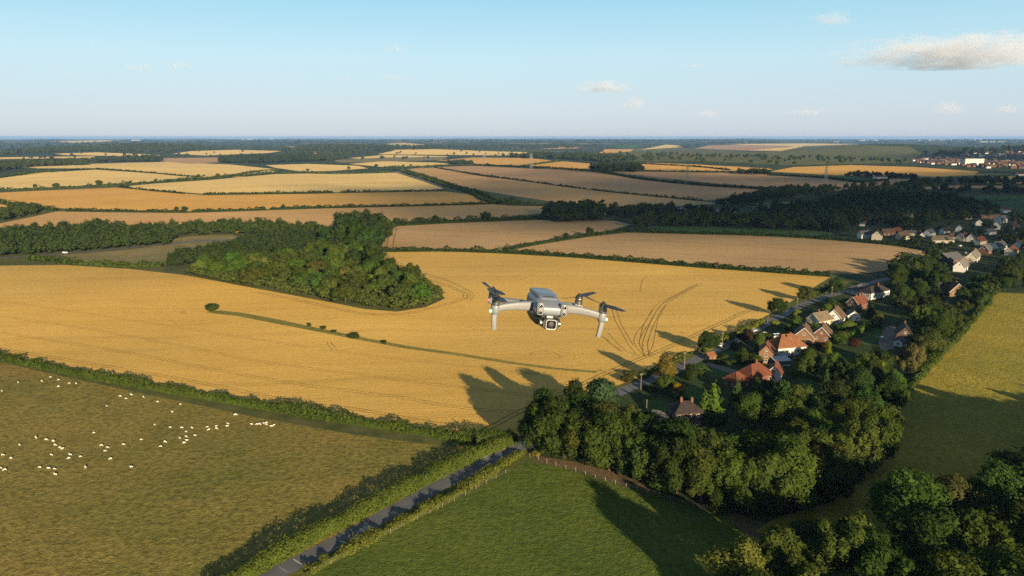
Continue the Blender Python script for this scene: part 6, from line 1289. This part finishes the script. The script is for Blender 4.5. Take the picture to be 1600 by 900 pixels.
def blade_mesh():
    L_, n = .088, 12; v = []
    for i in range(n + 1):
        t = i / n; x = .006 + t * L_; ch = .0036 + .0048 * math.sin(min(1, t * 2.2) * math.pi / 2) * (1 - .55 * t ** 2.5); tw = R(20 - 14 * t); cz, sz = math.cos(tw), math.sin(tw)
        for dx, dz in ((-ch, -.0004), (ch, -.0004), (ch, .0004), (-ch, .0004)): v.append((x, dx * cz + .002 * math.sin(t * 3), dx * sz + dz + .003 * t * t))
    f = [(k * 4 + i, k * 4 + (i + 1) % 4, k * 4 + 4 + (i + 1) % 4, k * 4 + 4 + i) for k in range(n) for i in range(4)] + [(3, 2, 1, 0), (n * 4, n * 4 + 1, n * 4 + 2, n * 4 + 3)]
    return MB().add(v, f).mesh('blade', DK_)
BLADE = blade_mesh()
def motor(c, ang, par):
    mo = empty('motor'); mo.parent = par; mo.location = c
    fin(MB().lathe([(0, .0), (.0102, .0), (.0106, .001), (.0106, .0035), (.0100, .004), (.0100, .0125), (.0104, .0132), (.0098, .0150), (0, .0150)], 28), 'motor_can', SIL, mo)
    fin(MB().lathe([(.0080, .0151), (.0100, .0156), (.0100, .0185), (.0078, .0225), (.0045, .0250), (.0028, .0285), (0, .0292)], 24), 'motor_cap', DK_, mo)
    for k in (0, 1): b = link('blade', BLADE, mo, (0, 0, .021)); b.rotation_euler = (0, 0, R(ang + 180 * k)); b.name = 'blade'
    return mo
for s, ang in ((-1, 93), (1, 104)):
    A = [(s * .034, -.030, .008), (s * .050, -.036, .0085), (s * .078, -.043, .008), (s * .108, -.050, .0045), (s * .124, -.0535, .001)]; hs = [.0115, .0112, .0098, .0085, .0080]; ds = [.012, .010, .0085, .0078, .0076]
    fin(loft([(a, d, h, (0, 1, 0), Z_) for a, h, d in zip(A, hs, ds)], 20, .5), 'front_arm', DG, dr)
    p = fin(MB().lathe([(0, -.0140), (.0075, -.0140), (.0100, -.0115), (.0112, -.006), (.0112, .0055), (.0106, .0075), (0, .0075)], 26), 'motor_pod', DG, dr); p.location = (s * .131, -.055, 0)
    motor((s * .131, -.055, .0078), ang, dr)
    fin(loft([((s * .131, -.055, -.012), .0068, .0055, X_, (0, 1, 0)), ((s * .132, -.0555, -.020), .0062, .0050, X_, (0, 1, 0)), ((s * .1345 + (-.007 if s > 0 else .005), -.0565, -.048), .0056, .0044, X_, (0, 1, 0)), ((s * .1348 + (-.0075 if s > 0 else .0053), -.0566, -.0515), .0046, .0036, X_, (0, 1, 0))], 18, .5), 'leg', DG, dr)
    l_ = fin(MB().lathe([(0, -.0034), (.0026, -.0026), (.0034, 0), (.0026, .0026), (0, .0034)], 14), 'green_lamp', LG, dr); l_.location = (s * .1415, -.0592, -.0065)
for s, ang in ((-1, 98), (1, 48)):
    A = [(s * .028, .050, -.004), (s * .045, .064, -.003), (s * .080, .092, -.004), (s * .104, .106, -.007)]; hs = [.0085, .0075, .0062, .0060]; ds = [.014, .0125, .0105, .0095]
    fin(loft([(a, d, h, (-s * .6, .8, 0), Z_) for a, h, d in zip(A, hs, ds)], 20, .5), 'rear_arm', DG, dr)
    p = fin(MB().lathe([(0, -.0125), (.0085, -.0125), (.0108, -.010), (.0110, .0), (.0104, .0025), (0, .0025)], 26), 'motor_pod', DG, dr); p.location = (s * .115, .112, -.006)
    motor((s * .115, .112, -.0032), ang, dr)
    l_ = fin(MB().lathe([(0, -.003), (.0024, -.0022), (.003, 0), (.0024, .0022), (0, .003)], 12), 'red_lamp', LR, dr); l_.location = (s * .1245, .108, -.010)
fc = bpy.data.curves.new('text_curve', 'FONT'); fc.body = 'AIR 2S'; fc.size = .0085; fc.extrude = .0002; fc.align_x = 'CENTER'; fc.align_y = 'CENTER'; fc.materials.append(RIMW)
lo = link('text_curve', fc); bpy.context.view_layer.update(); lm = bpy.data.meshes.new_from_object(lo.evaluated_get(bpy.context.evaluated_depsgraph_get())); bpy.data.objects.remove(lo)
lt = link('lettering', lm, dr, (.088, -.0548, .0068)); lt.rotation_euler = (R(90), R(6), R(-14))
# hover in front of the lens: the point between the front motors is seen at pixel (858.8, 484)
yaw, roll, pitch = R(9), R(6.4), R(-2)
rot = Matrix.Rotation(yaw, 4, 'Z') @ Matrix.Rotation(roll, 4, 'Y') @ Matrix.Rotation(pitch, 4, 'X')
dep = FPX * .262 / 171.5
dv = Vector(((858.8 - 800) / FPX, 0, 0)) + Vector(UPV) * ((450 - 484) / FPX) + Vector(FWD)
dr.matrix_world = Matrix.Translation(Vector((0, 0, CAM_H)) + dv * dep - (rot @ Vector((0, -.055, .006)))) @ rot

# ------------------------------------------------------------------ clouds
def cloudmat(seed, dens, scale):
    m = N('cloud_vapour'); P = m.obj(); ln = m.node('ShaderNodeVectorMath', operation='LENGTH'); m.l.new(P, ln.inputs[0])
    mp = m.mapping(P, scale); mp.node.inputs['Location'].default_value = (seed * 3.1, seed * 1.7, seed * 2.3)
    n1 = m.noise(mp, 1.0, 5, 0.58)
    f = m.math('SUBTRACT', m.math('ADD', m.math('MULTIPLY', n1, 2.6), -0.62), m.math('MULTIPLY', ln.outputs['Value'], 1.0))
    n3 = m.noise(mp, 3.2, 4, 0.6); f = m.math('ADD', f, m.math('MULTIPLY', m.math('SUBTRACT', n3, 0.5), 0.9))
    d = m.math('MULTIPLY', m.math('MINIMUM', m.math('MAXIMUM', m.math('MULTIPLY', f, 3.0), 0.0), 1.0), dens)
    v = m.node('ShaderNodeVolumePrincipled'); v.inputs['Color'].default_value = (0.84, 0.88, 1.0, 1); v.inputs['Anisotropy'].default_value = 0.0; m.l.new(d, v.inputs['Density']); m.l.new(v.outputs[0], m.out.inputs['Volume']); return m.mat
def cloud(cx, cyy, cz, rx, ry, rz, lab, dens=0.004, seed=0, scale=(2.2, 2.2, 1.6)):
    bm = bmesh.new(); bmesh.ops.create_icosphere(bm, subdivisions=3, radius=1)
    for v in bm.verts:
        if v.co.z < 0: v.co.z *= 0.55
    me = bpy.data.meshes.new('cloud'); bm.to_mesh(me); bm.free(); me.materials.append(cloudmat(seed, dens, scale)); o = link('cloud', me, None, (cx, cyy, cz)); o.scale = (rx, ry, rz); return tag(o, lab, 'cloud', 'scattered evening clouds')
def cloud_px(px, py, wpx, hpx, base, lab, dens=0.004, seed=0, scale=(2.2, 2.2, 1.6)):
    d = Vector(((px - 800) / FPX, 0, 0)) + Vector(UPV) * ((450 - py) / FPX) + Vector(FWD); t = (base - CAM_H) / d.z; p = Vector((0, 0, CAM_H)) + d * t; s = t / FPX
    return cloud(p.x, p.y, p.z, wpx / 2 * s, wpx / 2 * s * .7, hpx / 2 * s, lab, dens, seed, scale)
cloud_px(1492, 86, 420, 76, 1500, 'largest grey bellied cloud at the upper right', .0013, 1, (4.4, 4.4, 2.6))
cloud_px(1300, 31, 92, 34, 1900, 'small grey cloud above and left of the largest cloud', .0012, 2)
cloud_px(942, 137, 118, 30, 1300, 'flat bottomed white cloud right of centre', .0014, 3, (3, 3, 2))
cloud_px(992, 163, 60, 26, 1200, 'small puffy white cloud under the flat bottomed one', .0013, 4)
cloud_px(1484, 171, 60, 30, 1200, 'faint puff low above the right horizon', .0008, 5); cloud_px(1572, 171, 70, 20, 1200, 'faint puff at the right edge above the horizon', .0006, 6)
cloud_px(619, 76, 64, 16, 1700, 'small thin white cloud left of centre', .0011, 7, (2.6, 2.6, 1.6)); cloud_px(220, 105, 66, 20, 1500, 'left one of two thin clouds on the left', .0009, 8); cloud_px(278, 103, 70, 22, 1500, 'right one of two thin clouds on the left', .0006, 9)
cloud_px(145, 67, 40, 14, 1800, 'tiny wisp at the upper left', .0006, 10); cloud_px(115, 115, 54, 10, 1500, 'thin flat wisp at the left', .0007, 11); cloud_px(614, 122, 64, 12, 1400, 'thin flat wisp below the small left centre cloud', .0008, 12)
cloud_px(536, 121, 40, 14, 1400, 'tiny grey wisp left of centre', .0006, 13); cloud_px(1105, 178, 60, 18, 1200, 'faint low puff right of the puffy white cloud', .0006, 14); cloud_px(1262, 176, 70, 18, 1200, 'faint low puff above the far town', .0006, 15); cloud_px(1090, 103, 80, 7, 1500, 'thin grey streak right of centre', .0007, 16)
# unseen clouds behind the camera, placed and flattened to shade the middle distance
for i, (gx_, gy_, rx, ry) in enumerate(((330, 930, 800, 340), (900, 960, 720, 430), (420, 1650, 1050, 700), (1350, 1700, 850, 430), (2700, 3700, 1300, 800))):
    k = 1300 / math.tan(SUN_EL); cloud(gx_ + math.sin(SUN_AZ) * k, gy_ + math.cos(SUN_AZ) * k, 1300, rx, ry, 80, ORD[i] + ' unseen shade cloud added behind the viewpoint', .0075, 20 + i, (1.3, 1.3, 1.0))
# ------------------------------------------------------------------ air
hz = N('thin_haze'); pv = hz.node('ShaderNodeVolumePrincipled')
pv.inputs['Color'].default_value = (0.30, 0.55, 1.0, 1); pv.inputs['Density'].default_value = 3.2e-5; pv.inputs['Anisotropy'].default_value = 0.1
hz.l.new(pv.outputs[0], hz.out.inputs['Volume'])
hb = MB().box(-45000, 45000, -6000, 48000, -62, 112).build('haze', hz.mat); tag(hb, 'thin pale blue haze over the far countryside', 'haze', kind='stuff')
